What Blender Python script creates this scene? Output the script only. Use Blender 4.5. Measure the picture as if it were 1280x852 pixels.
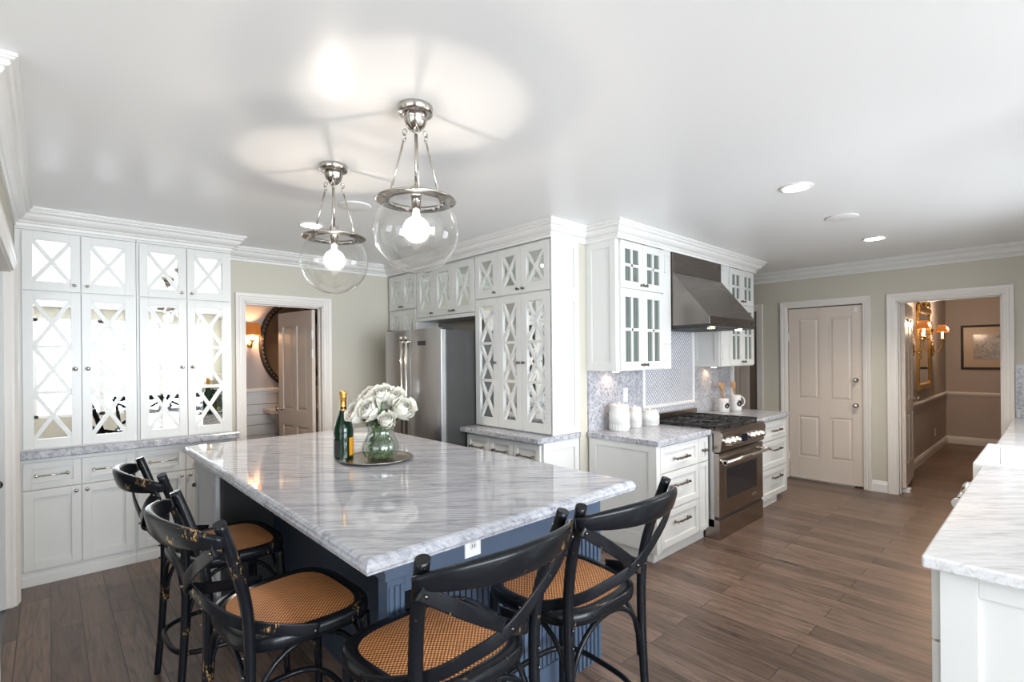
import bpy, math, random
from math import sin, cos, pi, radians, sqrt
from mathutils import Vector, Matrix
random.seed(7)
for o in list(bpy.data.objects): bpy.data.objects.remove(o)
S = bpy.context.scene
COL = S.collection

# ------------------------------------------------------------------ camera
CH, FPX, YAW, ROLL = 1.552, 628.8, 47.343, -0.519
cd = bpy.data.cameras.new('camera'); cam = bpy.data.objects.new('camera', cd); COL.objects.link(cam)
cd.sensor_width = 36; cd.lens = FPX*36/1280; cd.shift_y = 20/1280; cd.clip_start = 0.05
f_ = Vector((cos(radians(YAW)), sin(radians(YAW)), 0)); r_ = Vector((sin(radians(YAW)), -cos(radians(YAW)), 0)); u_ = Vector((0, 0, 1))
rb = radians(ROLL)
R_ = r_*cos(rb)+u_*sin(rb); U_ = -r_*sin(rb)+u_*cos(rb)
cam.matrix_world = Matrix(((R_.x, U_.x, -f_.x, 0), (R_.y, U_.y, -f_.y, 0), (R_.z, U_.z, -f_.z, CH), (0, 0, 0, 1)))
S.camera = cam

# ------------------------------------------------------------------ exposure, world, daylight
S.view_settings.view_transform = 'Standard'; S.view_settings.look = 'None'
S.view_settings.gamma = 1; S.view_settings.use_curve_mapping = False
S.view_settings.exposure = 0.53
W = bpy.data.worlds.new('world'); S.world = W; W.use_nodes = True
bg = W.node_tree.nodes['Background']; bg.inputs[0].default_value = (0.86, 0.94, 1.0, 1); bg.inputs[1].default_value = 1.5

def area(name, loc, direction, sx, sy, power, color=(1, 1, 1)):
    l = bpy.data.lights.new(name, 'AREA'); l.shape = 'RECTANGLE'; l.size = sx; l.size_y = sy; l.energy = power; l.color = color
    o = bpy.data.objects.new(name, l); COL.objects.link(o); o.location = loc
    o.rotation_euler = Vector(direction).to_track_quat('-Z', 'Y').to_euler(); return o
DAY = (0.87, 0.935, 1.0)
area('daylight_back_windows', (0.8, -3.85, 1.45), (0, 1, 0), 4.0, 2.0, 470, DAY)
area('daylight_dining_windows', (-3.45, -0.5, 1.45), (1, 0, 0), 4.2, 1.9, 40, DAY)
area('daylight_sink_window', (4.25, -0.62, 1.68), (0, 1, -0.3), 2.2, 1.1, 62, DAY)

# ------------------------------------------------------------------ materials
def mat(name, base=(0.8, 0.8, 0.8), rough=0.5, metal=0.0, **kw):
    m = bpy.data.materials.new(name); m.use_nodes = True
    b = m.node_tree.nodes['Principled BSDF']
    b.inputs['Base Color'].default_value = (*base, 1); b.inputs['Roughness'].default_value = rough; b.inputs['Metallic'].default_value = metal
    for k, v in kw.items(): b.inputs[k.replace('_', ' ')].default_value = v
    return m
class NT:
    def __init__(s, m): s.m = m; s.t = m.node_tree; s.b = s.t.nodes['Principled BSDF']
    def n(s, typ, **kw):
        x = s.t.nodes.new('ShaderNode'+typ)
        for k, v in kw.items(): setattr(x, k, v)
        return x
    def l(s, a, b): s.t.links.new(a, b)
    def coord(s, scale=(1, 1, 1), rot=(0, 0, 0), world=True):
        g = s.n('NewGeometry') if world else s.n('TexCoord')
        m1 = s.n('Mapping'); m1.inputs['Rotation'].default_value = rot
        s.l(g.outputs['Position'] if world else g.outputs['Object'], m1.inputs['Vector'])
        mp = s.n('Mapping'); mp.inputs['Scale'].default_value = scale
        s.l(m1.outputs['Vector'], mp.inputs['Vector']); return mp.outputs['Vector']
    def noise(s, vec, scale=5, detail=4, rough=0.5, dist=0.0):
        x = s.n('TexNoise'); x.inputs['Scale'].default_value = scale; x.inputs['Detail'].default_value = detail
        x.inputs['Roughness'].default_value = rough; x.inputs['Distortion'].default_value = dist; s.l(vec, x.inputs['Vector']); return x.outputs['Fac']
    def ramp(s, fac, stops):
        x = s.n('ValToRGB'); e = x.color_ramp.elements
        while len(e) < len(stops): e.new(0.5)
        for i, (p, c) in enumerate(stops): e[i].position = p; e[i].color = (*c, 1) if len(c) == 3 else c
        s.l(fac, x.inputs['Fac']); return x.outputs['Color']
    def mix(s, fac, a, b, mode='MIX'):
        x = s.n('Mix', data_type='RGBA', blend_type=mode)
        if isinstance(fac, float): x.inputs[0].default_value = fac
        else: s.l(fac, x.inputs[0])
        for i, v in ((6, a), (7, b)):
            if isinstance(v, tuple): x.inputs[i].default_value = (*v, 1)
            else: s.l(v, x.inputs[i])
        return x.outputs[2]
    def math(s, op, a, b=None):
        x = s.n('Math', operation=op)
        for i, v in enumerate((a, b)):
            if v is None: continue
            if isinstance(v, (int, float)): x.inputs[i].default_value = v
            else: s.l(v, x.inputs[i])
        return x.outputs[0]
    def bump(s, h, strength=0.2, dist=0.002):
        x = s.n('Bump'); x.inputs['Strength'].default_value = strength; x.inputs['Distance'].default_value = dist
        s.l(h, x.inputs['Height']); s.l(x.outputs['Normal'], s.b.inputs['Normal'])
    def base(s, c): s.l(c, s.b.inputs['Base Color'])

def m_paint(name, c, rough=0.35, var=0.03):
    m = mat(name, c, rough); t = NT(m); v = t.coord()
    f = t.noise(v, 1.7, 3); d = tuple(x*(1-var) for x in c)
    t.base(t.mix(f, d, c)); return m
def m_marble(name, rot=0.0, light=(0.80, 0.80, 0.81), dark=(0.33, 0.35, 0.40), amount=1.0, sc=1.0, rough=0.12):
    m = mat(name, light, rough); t = NT(m)
    v = t.coord((1.0*sc, 7.0*sc, 6.0*sc), (0, 0, rot))
    a = t.noise(v, 2.6, 9, 0.66, 0.9)
    b = t.noise(t.coord((2.2*sc, 26*sc, 16*sc), (0, 0, rot)), 3.2, 6, 0.7, 0.4)
    c = t.noise(t.coord((1, 1, 1)), 1.6*sc, 3, 0.5)
    ca = t.ramp(a, [(0.32, dark), (0.44, tuple(0.6*l+0.4*d for l, d in zip(light, dark))), (0.54, light), (0.75, light)])
    cb = t.ramp(b, [(0.32, dark), (0.47, tuple(0.65*l+0.35*d for l, d in zip(light, dark))), (0.62, light)])
    mm = t.mix(1.0-amount, t.mix(0.5, ca, cb), light)
    warm = t.mix(c, (0.93, 0.93, 0.95), (1.0, 0.99, 0.97))
    t.base(t.mix(1.0, mm, warm, 'MULTIPLY')); return m
def m_speck_marble(name):
    m = mat(name, (0.6, 0.6, 0.63), 0.18); t = NT(m)
    a = t.noise(t.coord((1, 1, 0.7), (0, 0.5, 0)), 48, 8, 0.75, 0.5)
    b = t.noise(t.coord((2, 2, 1)), 6, 4, 0.6, 0.6)
    ca = t.ramp(a, [(0.32, (0.10, 0.10, 0.115)), (0.43, (0.34, 0.34, 0.37)), (0.56, (0.55, 0.55, 0.58)), (0.75, (0.72, 0.72, 0.73))])
    cb = t.ramp(b, [(0.35, (0.80, 0.80, 0.82)), (0.6, (1, 1, 1))])
    t.base(t.mix(1.0, ca, cb, 'MULTIPLY')); return m
def m_floor(name, c1, c2, pw=0.14, pl=1.5, rough=0.30):
    m = mat(name, c1, rough); t = NT(m)
    g = t.n('NewGeometry'); sp = t.n('SeparateXYZ'); t.l(g.outputs['Position'], sp.inputs[0])
    cb = t.n('CombineXYZ'); t.l(sp.outputs['Y'], cb.inputs['X']); t.l(sp.outputs['X'], cb.inputs['Y'])
    br = t.n('TexBrick'); br.offset = 0.37; br.offset_frequency = 2; br.squash = 1
    br.inputs['Scale'].default_value = 1; br.inputs['Brick Width'].default_value = pl; br.inputs['Row Height'].default_value = pw
    br.inputs['Mortar Size'].default_value = 0.0022; br.inputs['Mortar Smooth'].default_value = 0.1; br.inputs['Bias'].default_value = 0
    br.inputs['Color1'].default_value = (0, 0, 0, 1); br.inputs['Color2'].default_value = (1, 1, 1, 1); br.inputs['Mortar'].default_value = (0.5, 0.5, 0.5, 1)
    t.l(cb.outputs[0], br.inputs['Vector'])
    # grain coordinates, shifted per plank
    off = t.n('VectorMath', operation='MULTIPLY_ADD'); t.l(br.outputs['Color'], off.inputs[0]); off.inputs[1].default_value = (7, 3, 5); t.l(cb.outputs[0], off.inputs[2])
    mp = t.n('Mapping'); mp.inputs['Scale'].default_value = (1.0, 9.0, 1); t.l(off.outputs[0], mp.inputs['Vector'])
    a = t.noise(mp.outputs['Vector'], 3.0, 7, 0.62, 1.2)
    mp2 = t.n('Mapping'); mp2.inputs['Scale'].default_value = (2.0, 60.0, 1); t.l(off.outputs[0], mp2.inputs['Vector'])
    b = t.noise(mp2.outputs['Vector'], 2.0, 4, 0.6, 0.3)
    tone = t.mix(br.outputs['Color'], c1, c2)
    g1 = t.ramp(a, [(0.32, (0.42, 0.39, 0.37)), (0.5, (0.92, 0.92, 0.92)), (0.70, (1.35, 1.31, 1.28))])
    g2 = t.ramp(b, [(0.30, (0.72, 0.71, 0.70)), (0.6, (1.08, 1.08, 1.08))])
    c = t.mix(1.0, t.mix(1.0, tone, g1, 'MULTIPLY'), g2, 'MULTIPLY')
    c = t.mix(br.outputs['Fac'], c, (0.018, 0.014, 0.012)); t.base(c)
    h = t.math('SUBTRACT', t.math('MULTIPLY', b, 0.5), t.math('MULTIPLY', br.outputs['Fac'], 1.5))
    t.bump(h, 0.35, 0.002)
    rr = t.ramp(a, [(0.2, (rough-0.05,)*3), (0.8, (rough+0.14,)*3)]); t.l(rr, t.b.inputs['Roughness'])
    return m
def m_steel(name, c, rough=0.28, stretch=(1, 1, 90)):
    m = mat(name, c, rough, 1.0); t = NT(m)
    a = t.noise(t.coord(stretch), 6, 3, 0.6)
    t.l(t.ramp(a, [(0.2, (rough-0.02,)*3), (0.8, (rough+0.03,)*3)]), t.b.inputs['Roughness'])
    t.base(t.mix(a, tuple(x*0.97 for x in c), c)); return m
def m_worn_black():
    m = mat('worn_black_wood', (0.006, 0.007, 0.009), 0.22, Specular_IOR_Level=0.22); t = NT(m)
    a = t.noise(t.coord((1, 1, 1), world=False), 9, 5, 0.65)
    b = t.noise(t.coord((5, 5, 1.3), world=False), 26, 5, 0.7)
    k = t.math('MULTIPLY', t.ramp(a, [(0.60, (0, 0, 0)), (0.66, (1, 1, 1))]), t.ramp(b, [(0.53, (0, 0, 0)), (0.58, (1, 1, 1))]))
    g = t.n('NewGeometry'); e = t.ramp(g.outputs['Pointiness'], [(0.62, (0, 0, 0)), (0.70, (1, 1, 1))])
    e2 = t.math('MULTIPLY', e, t.ramp(b, [(0.46, (0, 0, 0)), (0.54, (1, 1, 1))]))
    f = t.math('MAXIMUM', k, e2)
    t.base(t.mix(f, (0.006, 0.007, 0.009), (0.42, 0.25, 0.09)))
    t.l(t.math('MULTIPLY_ADD', f, 0.3), t.b.inputs['Roughness']) if False else None
    t.bump(b, 0.12, 0.001); return m
def m_cane():
    m = mat('woven_cane', (0.5, 0.24, 0.08), 0.5); t = NT(m)
    v = t.coord((1, 1, 1), (0, 0, 0.0), world=False)
    sp = t.n('SeparateXYZ'); t.l(v, sp.inputs[0])
    k = 2*pi/0.0145
    sx = t.math('SINE', t.math('MULTIPLY', sp.outputs['X'], k)); sy = t.math('SINE', t.math('MULTIPLY', sp.outputs['Y'], k))
    dg = t.math('SINE', t.math('MULTIPLY', t.math('ADD', sp.outputs['X'], sp.outputs['Y']), k/1.0))
    p = t.math('ADD', t.math('MULTIPLY', sx, sy), t.math('MULTIPLY', dg, 0.35))
    n = t.noise(v, 9, 3)
    c = t.ramp(t.math('MULTIPLY_ADD', p, 0.36) if False else t.math('ADD', t.math('MULTIPLY', p, 0.36), 0.5), [(0.20, (0.022, 0.007, 0.002)), (0.45, (0.27, 0.085, 0.020)), (0.85, (0.90, 0.46, 0.17))])
    t.base(t.mix(1.0, c, t.mix(n, (0.7, 0.66, 0.62), (1.2, 1.15, 1.1)), 'MULTIPLY'))
    t.bump(p, 0.6, 0.0015); return m
def m_emit(name, c, s, base=None):
    m = mat(name, base or c, 0.4); b = m.node_tree.nodes['Principled BSDF']
    b.inputs['Emission Color'].default_value = (*c, 1); b.inputs['Emission Strength'].default_value = s; return m
def m_thin_glass(name, tint=(0.96, 0.98, 0.97), refl=0.35):
    m = bpy.data.materials.new(name); m.use_nodes = True; t = m.node_tree; t.nodes.clear()
    o = t.nodes.new('ShaderNodeOutputMaterial'); mx = t.nodes.new('ShaderNodeMixShader'); tr = t.nodes.new('ShaderNodeBsdfTransparent'); gl = t.nodes.new('ShaderNodeBsdfGlossy')
    lw = t.nodes.new('ShaderNodeLayerWeight'); lw.inputs[0].default_value = 0.5; gl.inputs['Roughness'].default_value = 0.02; gl.inputs['Color'].default_value = (0.95, 0.95, 0.95, 1)
    pw = t.nodes.new('ShaderNodeMath'); pw.operation = 'POWER'; pw.inputs[1].default_value = 3.0; t.links.new(lw.outputs['Facing'], pw.inputs[0])
    ma = t.nodes.new('ShaderNodeMath'); ma.operation = 'MULTIPLY_ADD'; ma.inputs[1].default_value = refl; ma.inputs[2].default_value = 0.06; t.links.new(pw.outputs[0], ma.inputs[0])
    tr.inputs[0].default_value = (*tint, 1)
    t.links.new(ma.outputs[0], mx.inputs[0]); t.links.new(tr.outputs[0], mx.inputs[1]); t.links.new(gl.outputs[0], mx.inputs[2]); t.links.new(mx.outputs[0], o.inputs[0]); return m
def m_striped_glass():
    m = mat('painted_stripe_glass', (0.10, 0.125, 0.11), 0.12); t = NT(m)  # clear pane; colour paints in the dark interior and reflected beadboard stripes
    sp = t.n('SeparateXYZ'); t.l(t.coord(), sp.inputs[0])
    w = t.math('SINE', t.math('MULTIPLY', t.math('ADD', sp.outputs['X'], sp.outputs['Y']), 2*pi/0.018))
    t.base(t.ramp(t.math('ADD', t.math('MULTIPLY', w, 0.5), 0.5), [(0.1, (0.045, 0.055, 0.05)), (0.9, (0.22, 0.26, 0.235))]))
    t.bump(w, 0.3, 0.001); return m
def m_mosaic():
    m = mat('basketweave_marble_mosaic', (0.7, 0.7, 0.72), 0.2); t = NT(m)
    sp = t.n('SeparateXYZ'); t.l(t.coord((1, 1, 1), (0, radians(45), 0)), sp.inputs[0])
    k = pi/0.030
    a = t.math('ABSOLUTE', t.math('SINE', t.math('MULTIPLY', sp.outputs['X'], k))); b = t.math('ABSOLUTE', t.math('SINE', t.math('MULTIPLY', sp.outputs['Z'], k)))
    q = t.math('MINIMUM', a, b)
    n = t.noise(t.coord(), 30, 3)
    c = t.ramp(q, [(0.08, (0.20, 0.20, 0.23)), (0.30, (0.44, 0.44, 0.48)), (0.45, (0.70, 0.70, 0.73)), (0.95, (0.82, 0.82, 0.84))])
    t.base(t.mix(1.0, c, t.mix(n, (0.72, 0.72, 0.76), (1.1, 1.1, 1.1)), 'MULTIPLY')); t.bump(q, 0.35, 0.001); return m

M = {}
M['white'] = m_paint('white_cabinet_paint', (0.71, 0.705, 0.68), 0.33)
M['trim'] = m_paint('white_trim_paint', (0.80, 0.785, 0.76), 0.4)
M['ceiling'] = m_paint('gloss_ceiling_paint', (0.86, 0.86, 0.855), 0.30, 0.02)
M['ceiling'].node_tree.nodes['Principled BSDF'].inputs['Specular IOR Level'].default_value = 0.35
M['wall'] = m_paint('sage_grey_wall_paint', (0.575, 0.54, 0.455), 0.6)
M['casing'] = m_paint('warm_lit_casing_paint', (0.78, 0.73, 0.68), 0.38)  # trim paint with the warm light on the casings coloured in
M['door'] = m_paint('cream_door_paint', (0.71, 0.615, 0.535), 0.38)
M['taupe'] = m_paint('taupe_wall_paint', (0.50, 0.44, 0.405), 0.6)
M['floor'] = m_floor('oak_plank_floor', (0.108, 0.070, 0.052), (0.205, 0.138, 0.105))
M['tile'] = m_paint('dark_slate_tile', (0.12, 0.12, 0.125), 0.4)
M['marble'] = m_marble('island_marble', radians(40), (0.56, 0.565, 0.595), (0.07, 0.09, 0.14), 1.0, 1.25, 0.045)
M['marble2'] = m_marble('white_marble', radians(44), (0.76, 0.755, 0.755), (0.20, 0.20, 0.23), 0.75, 1.5, 0.08)
M['speck'] = m_speck_marble('grey_marble_slab')
M['mosaic'] = m_mosaic()
M['navy'] = m_paint('shaded_island_paint', (0.022, 0.034, 0.055), 0.4)  # island paint darkened with the shade of its left recess
M['islandlit'] = m_paint('lit_island_paint', (0.068, 0.098, 0.15), 0.4)  # same island paint, front lighting put into the colour
M['panelgrey'] = m_paint('pale_grey_island_door_paint', (0.60, 0.61, 0.63), 0.4)
M['dark'] = mat('recess_shade_black', (0.02, 0.02, 0.02), 0.7)
M['black'] = m_worn_black()
M['cane'] = m_cane()
M['nickel'] = mat('polished_nickel', (0.72, 0.69, 0.64), 0.13, 1.0)
M['bronze'] = mat('dark_nickel', (0.16, 0.14, 0.12), 0.2, 1.0)
M['steel'] = m_steel('brushed_stainless', (0.55, 0.55, 0.55), 0.34)
M['steelw'] = m_steel('brushed_warm_stainless', (0.40, 0.35, 0.31), 0.25, (1, 40, 90))
M['steelhood'] = m_steel('hood_stainless', (0.25, 0.225, 0.205), 0.26, (1, 60, 60))
M['castiron'] = mat('cast_iron', (0.015, 0.015, 0.015), 0.35)
M['ovenglass'] = mat('oven_glass', (0.02, 0.021, 0.023), 0.05)
M['mirror'] = mat('mirror_glass', (0.90, 0.91, 0.89), 0.015, 1.0)
M['oldmirror'] = mat('greenish_mirror_glass', (0.70, 0.74, 0.69), 0.05, 1.0)
M['stripeglass'] = m_striped_glass()
M['glass'] = m_thin_glass('clear_globe_glass', (0.97, 0.97, 0.96), 0.9)
M['vaseglass'] = m_thin_glass('clear_vase_glass', (0.95, 0.975, 0.96), 0.6)
M['crystal'] = m_thin_glass('crystal_glass', (0.97, 0.98, 0.98), 0.9)
M['pane'] = m_thin_glass('window_pane_glass', (0.98, 0.99, 1.0), 0.1)
M['bulb'] = m_emit('lit_filament', (1.0, 0.87, 0.74), 620)
def m_glow(name, c, s_):
    m = bpy.data.materials.new(name); m.use_nodes = True; t = m.node_tree; t.nodes.clear()
    o = t.nodes.new('ShaderNodeOutputMaterial'); ad = t.nodes.new('ShaderNodeAddShader'); tr = t.nodes.new('ShaderNodeBsdfTransparent'); em = t.nodes.new('ShaderNodeEmission')
    em.inputs[0].default_value = (*c, 1); em.inputs[1].default_value = s_
    t.links.new(tr.outputs[0], ad.inputs[0]); t.links.new(em.outputs[0], ad.inputs[1]); t.links.new(ad.outputs[0], o.inputs[0]); return m
M['envelope'] = m_glow('glowing_bulb_envelope', (1.0, 0.9, 0.8), 0.9)
M['bulbglow'] = m_emit('frosted_bulb_envelope', (1.0, 0.9, 0.78), 14)
M['can'] = m_emit('lit_recessed_lens', (1.0, 0.93, 0.84), 20)
M['shade'] = m_emit('lit_amber_shade', (1.0, 0.30, 0.05), 0.28, (0.22, 0.07, 0.02))
M['candle'] = m_emit('lit_candle_sleeve', (1.0, 0.78, 0.45), 2)
M['puck'] = m_emit('lit_puck_lens', (1.0, 0.72, 0.42), 20)
M['gold'] = mat('antique_gold', (0.55, 0.33, 0.10), 0.35, 1.0)
M['brass'] = mat('aged_brass', (0.42, 0.30, 0.13), 0.3, 1.0)
M['ceramic'] = mat('glazed_white_ceramic', (0.70, 0.69, 0.67), 0.18)
M['porcelain'] = mat('white_fireclay', (0.88, 0.88, 0.87), 0.1)
M['ink'] = mat('black_glaze', (0.02, 0.02, 0.02), 0.3)
M['wood'] = m_paint('pale_turned_wood', (0.50, 0.28, 0.12), 0.5, 0.3)
M['petal'] = mat('white_rose_petal', (0.84, 0.82, 0.74), 0.6, 0.0, Subsurface_Weight=0.05)
M['leaf'] = m_paint('rose_leaf_green', (0.07, 0.16, 0.035), 0.45, 0.4)
M['stem'] = m_paint('rose_stem_green', (0.14, 0.25, 0.06), 0.5, 0.3)
M['bottle'] = mat('dark_green_bottle_glass', (0.006, 0.025, 0.012), 0.06)
M['foil'] = mat('gold_foil', (0.80, 0.42, 0.10), 0.32, 0.9)
M['orange'] = mat('orange_yellow_label', (0.95, 0.40, 0.015), 0.5)
M['frame'] = mat('dark_walnut_frame', (0.03, 0.02, 0.015), 0.6)
M['matboard'] = mat('tan_mat_board', (0.52, 0.38, 0.25), 0.35)
M['plate'] = mat('white_switch_plate', (0.82, 0.82, 0.80), 0.35)
M['silver'] = mat('tray_silver', (0.55, 0.50, 0.44), 0.2, 1.0)
M['label'] = mat('badge_black', (0.03, 0.03, 0.03), 0.3)
M['blackdoor'] = mat('dark_brown_paint', (0.10, 0.07, 0.05), 0.5)

def m_art():
    m = mat('faded_map_print', (0.5, 0.4, 0.3), 0.15); t = NT(m)
    a = t.noise(t.coord((1, 1, 1)), 14, 6, 0.7, 1.0)
    t.base(t.ramp(a, [(0.35, (0.12, 0.09, 0.06)), (0.48, (0.33, 0.25, 0.17)), (0.6, (0.50, 0.42, 0.30)), (0.75, (0.30, 0.33, 0.18))])); return m
M['art'] = m_art()

# ------------------------------------------------------------------ mesh building
class MB:
    def __init__(s): s.v = []; s.f = []; s.sm = []
    def add(s, vs, fs, smooth=False):
        o = len(s.v); s.v += [tuple(v) for v in vs]; s.f += [tuple(i+o for i in f) for f in fs]; s.sm += [smooth]*len(fs); return s
    def box(s, x0, x1, y0, y1, z0, z1):
        x0, x1 = min(x0, x1), max(x0, x1); y0, y1 = min(y0, y1), max(y0, y1); z0, z1 = min(z0, z1), max(z0, z1)
        return s.add([(x0, y0, z0), (x1, y0, z0), (x1, y1, z0), (x0, y1, z0), (x0, y0, z1), (x1, y0, z1), (x1, y1, z1), (x0, y1, z1)],
                     [(0, 3, 2, 1), (4, 5, 6, 7), (0, 1, 5, 4), (1, 2, 6, 5), (2, 3, 7, 6), (3, 0, 4, 7)])
    def prism(s, pts, fn, a, b, smooth=False):
        n = len(pts)
        vs = [fn(p[0], p[1], a) for p in pts]+[fn(p[0], p[1], b) for p in pts]
        fs = [tuple(range(n)), tuple(range(2*n-1, n-1, -1))]; s.add(vs, fs)
        o = len(s.v)-2*n
        for i in range(n):
            j = (i+1) % n; s.f.append((o+i, o+n+i, o+n+j, o+j)); s.sm.append(smooth)
        return s
    def lathe(s, prof, c=(0, 0, 0), seg=24, axis='z', cap=True, smooth=True):
        vs = []; n = len(prof)
        for r, h in prof:
            for k in range(seg):
                a = 2*pi*k/seg; x, y, z = r*cos(a), r*sin(a), h
                if axis == 'y': x, y, z = x, h, y
                if axis == 'x': x, y, z = h, x, y
                vs.append((x+c[0], y+c[1], z+c[2]))
        fs = []
        for i in range(n-1):
            for k in range(seg):
                k2 = (k+1) % seg; fs.append((i*seg+k, i*seg+k2, (i+1)*seg+k2, (i+1)*seg+k))
        s.add(vs, fs, smooth)
        if cap:
            o = len(s.v)-n*seg
            s.f.append(tuple(o+k for k in range(seg))); s.f.append(tuple(o+(n-1)*seg+k for k in range(seg))); s.sm += [False, False]
        return s
    def tube(s, pts, r, seg=10, closed=False, flat=1.0, cap=True):
        pts = [Vector(p) for p in pts]; n = len(pts)
        rs = r if isinstance(r, (list, tuple)) else [r]*n
        vs = []; prev = None
        for i, p in enumerate(pts):
            if closed: t = pts[(i+1) % n]-pts[i-1]
            else: t = pts[min(i+1, n-1)]-pts[max(i-1, 0)]
            t.normalize()
            if prev is None:
                a = Vector((0, 0, 1)) if abs(t.z) < 0.9 else Vector((1, 0, 0))
            else: a = prev
            u = (a-t*a.dot(t)).normalized(); w = t.cross(u); prev = u
            for k in range(seg):
                q = 2*pi*k/seg; vs.append(p+u*cos(q)*rs[i]+w*sin(q)*rs[i]*flat)
        fs = []
        m = n if closed else n-1
        for i in range(m):
            j = (i+1) % n
            for k in range(seg):
                k2 = (k+1) % seg; fs.append((i*seg+k, i*seg+k2, j*seg+k2, j*seg+k))
        s.add(vs, fs, True)
        if not closed and cap:
            o = len(s.v)-n*seg; s.f.append(tuple(o+k for k in range(seg))[::-1]); s.f.append(tuple(o+(n-1)*seg+k for k in range(seg))); s.sm += [False, False]
        return s
    def ribbon(s, pts, ups, w, th, rnd=8):
        """flat band: width w along the up vectors, thickness th across, superelliptic section"""
        pts = [Vector(p) for p in pts]; n = len(pts); vs = []
        ws = w if isinstance(w, (list, tuple)) else [w]*n
        ts = th if isinstance(th, (list, tuple)) else [th]*n
        sec = []
        for k in range(16):
            a = 2*pi*k/16; c_, s_ = cos(a), sin(a); e = 2.0/rnd
            sec.append((math.copysign(abs(c_)**e, c_), math.copysign(abs(s_)**e, s_)))
        for i, p in enumerate(pts):
            t = (pts[min(i+1, n-1)]-pts[max(i-1, 0)]).normalized(); u = Vector(ups[i] if isinstance(ups, list) else ups)
            u = (u-t*u.dot(t)).normalized(); q = t.cross(u)
            for a, b in sec: vs.append(p+u*a*ws[i]/2+q*b*ts[i]/2)
        fs = []
        for i in range(n-1):
            for k in range(16):
                k2 = (k+1) % 16; fs.append((i*16+k, i*16+k2, (i+1)*16+k2, (i+1)*16+k))
        s.add(vs, fs, True)
        o = len(s.v)-n*16; s.f.append(tuple(o+k for k in range(16))[::-1]); s.f.append(tuple(o+(n-1)*16+k for k in range(16))); s.sm += [False, False]
        return s
    def sphere(s, c, r, seg=16, rings=10, sc=(1, 1, 1)):
        prof = [(max(1e-5, r*sin(pi*i/rings)), -r*cos(pi*i/rings)) for i in range(rings+1)]
        vs = []
        for rr, h in prof:
            for k in range(seg): a = 2*pi*k/seg; vs.append((c[0]+rr*cos(a)*sc[0], c[1]+rr*sin(a)*sc[1], c[2]+h*sc[2]))
        fs = [(i*seg+k, i*seg+(k+1) % seg, (i+1)*seg+(k+1) % seg, (i+1)*seg+k) for i in range(rings) for k in range(seg)]
        return s.add(vs, fs, True)
    def sweep(s, prof, path, closed=False, mp=None):
        """prof: (out, height); path: plan polyline, out = right-hand side of travel; mp maps (x, y, h) to 3D"""
        mp = mp or (lambda x, y, h: (x, y, h))
        P = [Vector(p) for p in path]; n = len(P); k = len(prof); vs = []
        def nrm(a, b): d = (b-a).normalized(); return Vector((d.y, -d.x))
        for i in range(n):
            n1 = nrm(P[i-1], P[i]) if (i > 0 or closed) else None
            n2 = nrm(P[i], P[(i+1) % n]) if (i < n-1 or closed) else None
            if n1 is None: m = n2
            elif n2 is None: m = n1
            else: m = (n1+n2); m = m/(m.length_squared/2) if m.length_squared > 1e-6 else n1
            for o, h in prof: q = P[i]+m*o; vs.append(mp(q.x, q.y, h))
        fs = []
        for i in range(n if closed else n-1):
            j = (i+1) % n
            for a in range(k):
                b = (a+1) % k; fs.append((i*k+a, i*k+b, j*k+b, j*k+a))
        s.add(vs, fs)
        if not closed:
            o = len(s.v)-n*k; s.f.append(tuple(o+a for a in range(k))[::-1]); s.f.append(tuple(o+(n-1)*k+a for a in range(k))); s.sm += [False, False]
        return s
    def xf(s, fn): s.v = [tuple(fn(*v)) for v in s.v]; return s
    def build(s, name, m, parent=None, bevel=0.0, label=None, kind=None):
        me = bpy.data.meshes.new(name); me.from_pydata(s.v, [], s.f)
        me.polygons.foreach_set('use_smooth', s.sm); me.update()
        import bmesh
        b = bmesh.new(); b.from_mesh(me); bmesh.ops.recalc_face_normals(b, faces=b.faces); b.to_mesh(me); b.free()
        me.materials.append(m)
        o = bpy.data.objects.new(name, me); COL.objects.link(o)
        if parent is not None: o.parent = parent
        if bevel:
            md = o.modifiers.new('bevel', 'BEVEL'); md.width = bevel; md.segments = 2; md.limit_method = 'ANGLE'; md.angle_limit = radians(40)
        if label: o['label'] = label
        if kind: o['kind'] = kind
        return o
def B(*a): return MB().box(*a)
def tag(o, label, cat, group=None, kind=None):
    o['label'] = label; o['category'] = cat
    if group: o['group'] = group
    if kind: o['kind'] = kind
    return o
def thing(name, label, cat, loc=(0, 0, 0), rz=0.0, group=None):
    o = bpy.data.objects.new(name, None); COL.objects.link(o); o.location = loc; o.rotation_euler = (0, 0, rz); o.empty_display_size = 0.1
    return tag(o, label, cat, group)
def struct(name, mb, m, bevel=0.0, parent=None):
    o = mb.build(name, m, parent, bevel)
    if parent is None: o['kind'] = 'structure'
    return o
def copy_tree(o, parent=None):
    c = o.copy(); COL.objects.link(c)
    if parent is not None: c.parent = parent
    for ch in list(o.children): copy_tree(ch, c)
    return c
def place(o, loc, rz, label):
    o.location = loc; o.rotation_euler = (0, 0, rz); o['label'] = label; return o

ZC = 2.606
# ================================================================== SETTING
struct('floor', B(-0.20, 11.6, -3.8, 6.75, -0.1, 0).box(-3.3, -0.20, -3.8, 2.5, -0.1, 0), M['floor'])
struct('floor_side_room', B(-2.2, -0.20, 2.5, 5.4, -0.1, -0.001), M['tile'])
struct('ceiling', B(-3.3, 7.0, -3.8, 5.34, ZC, ZC+0.1), M['ceiling'])
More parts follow.
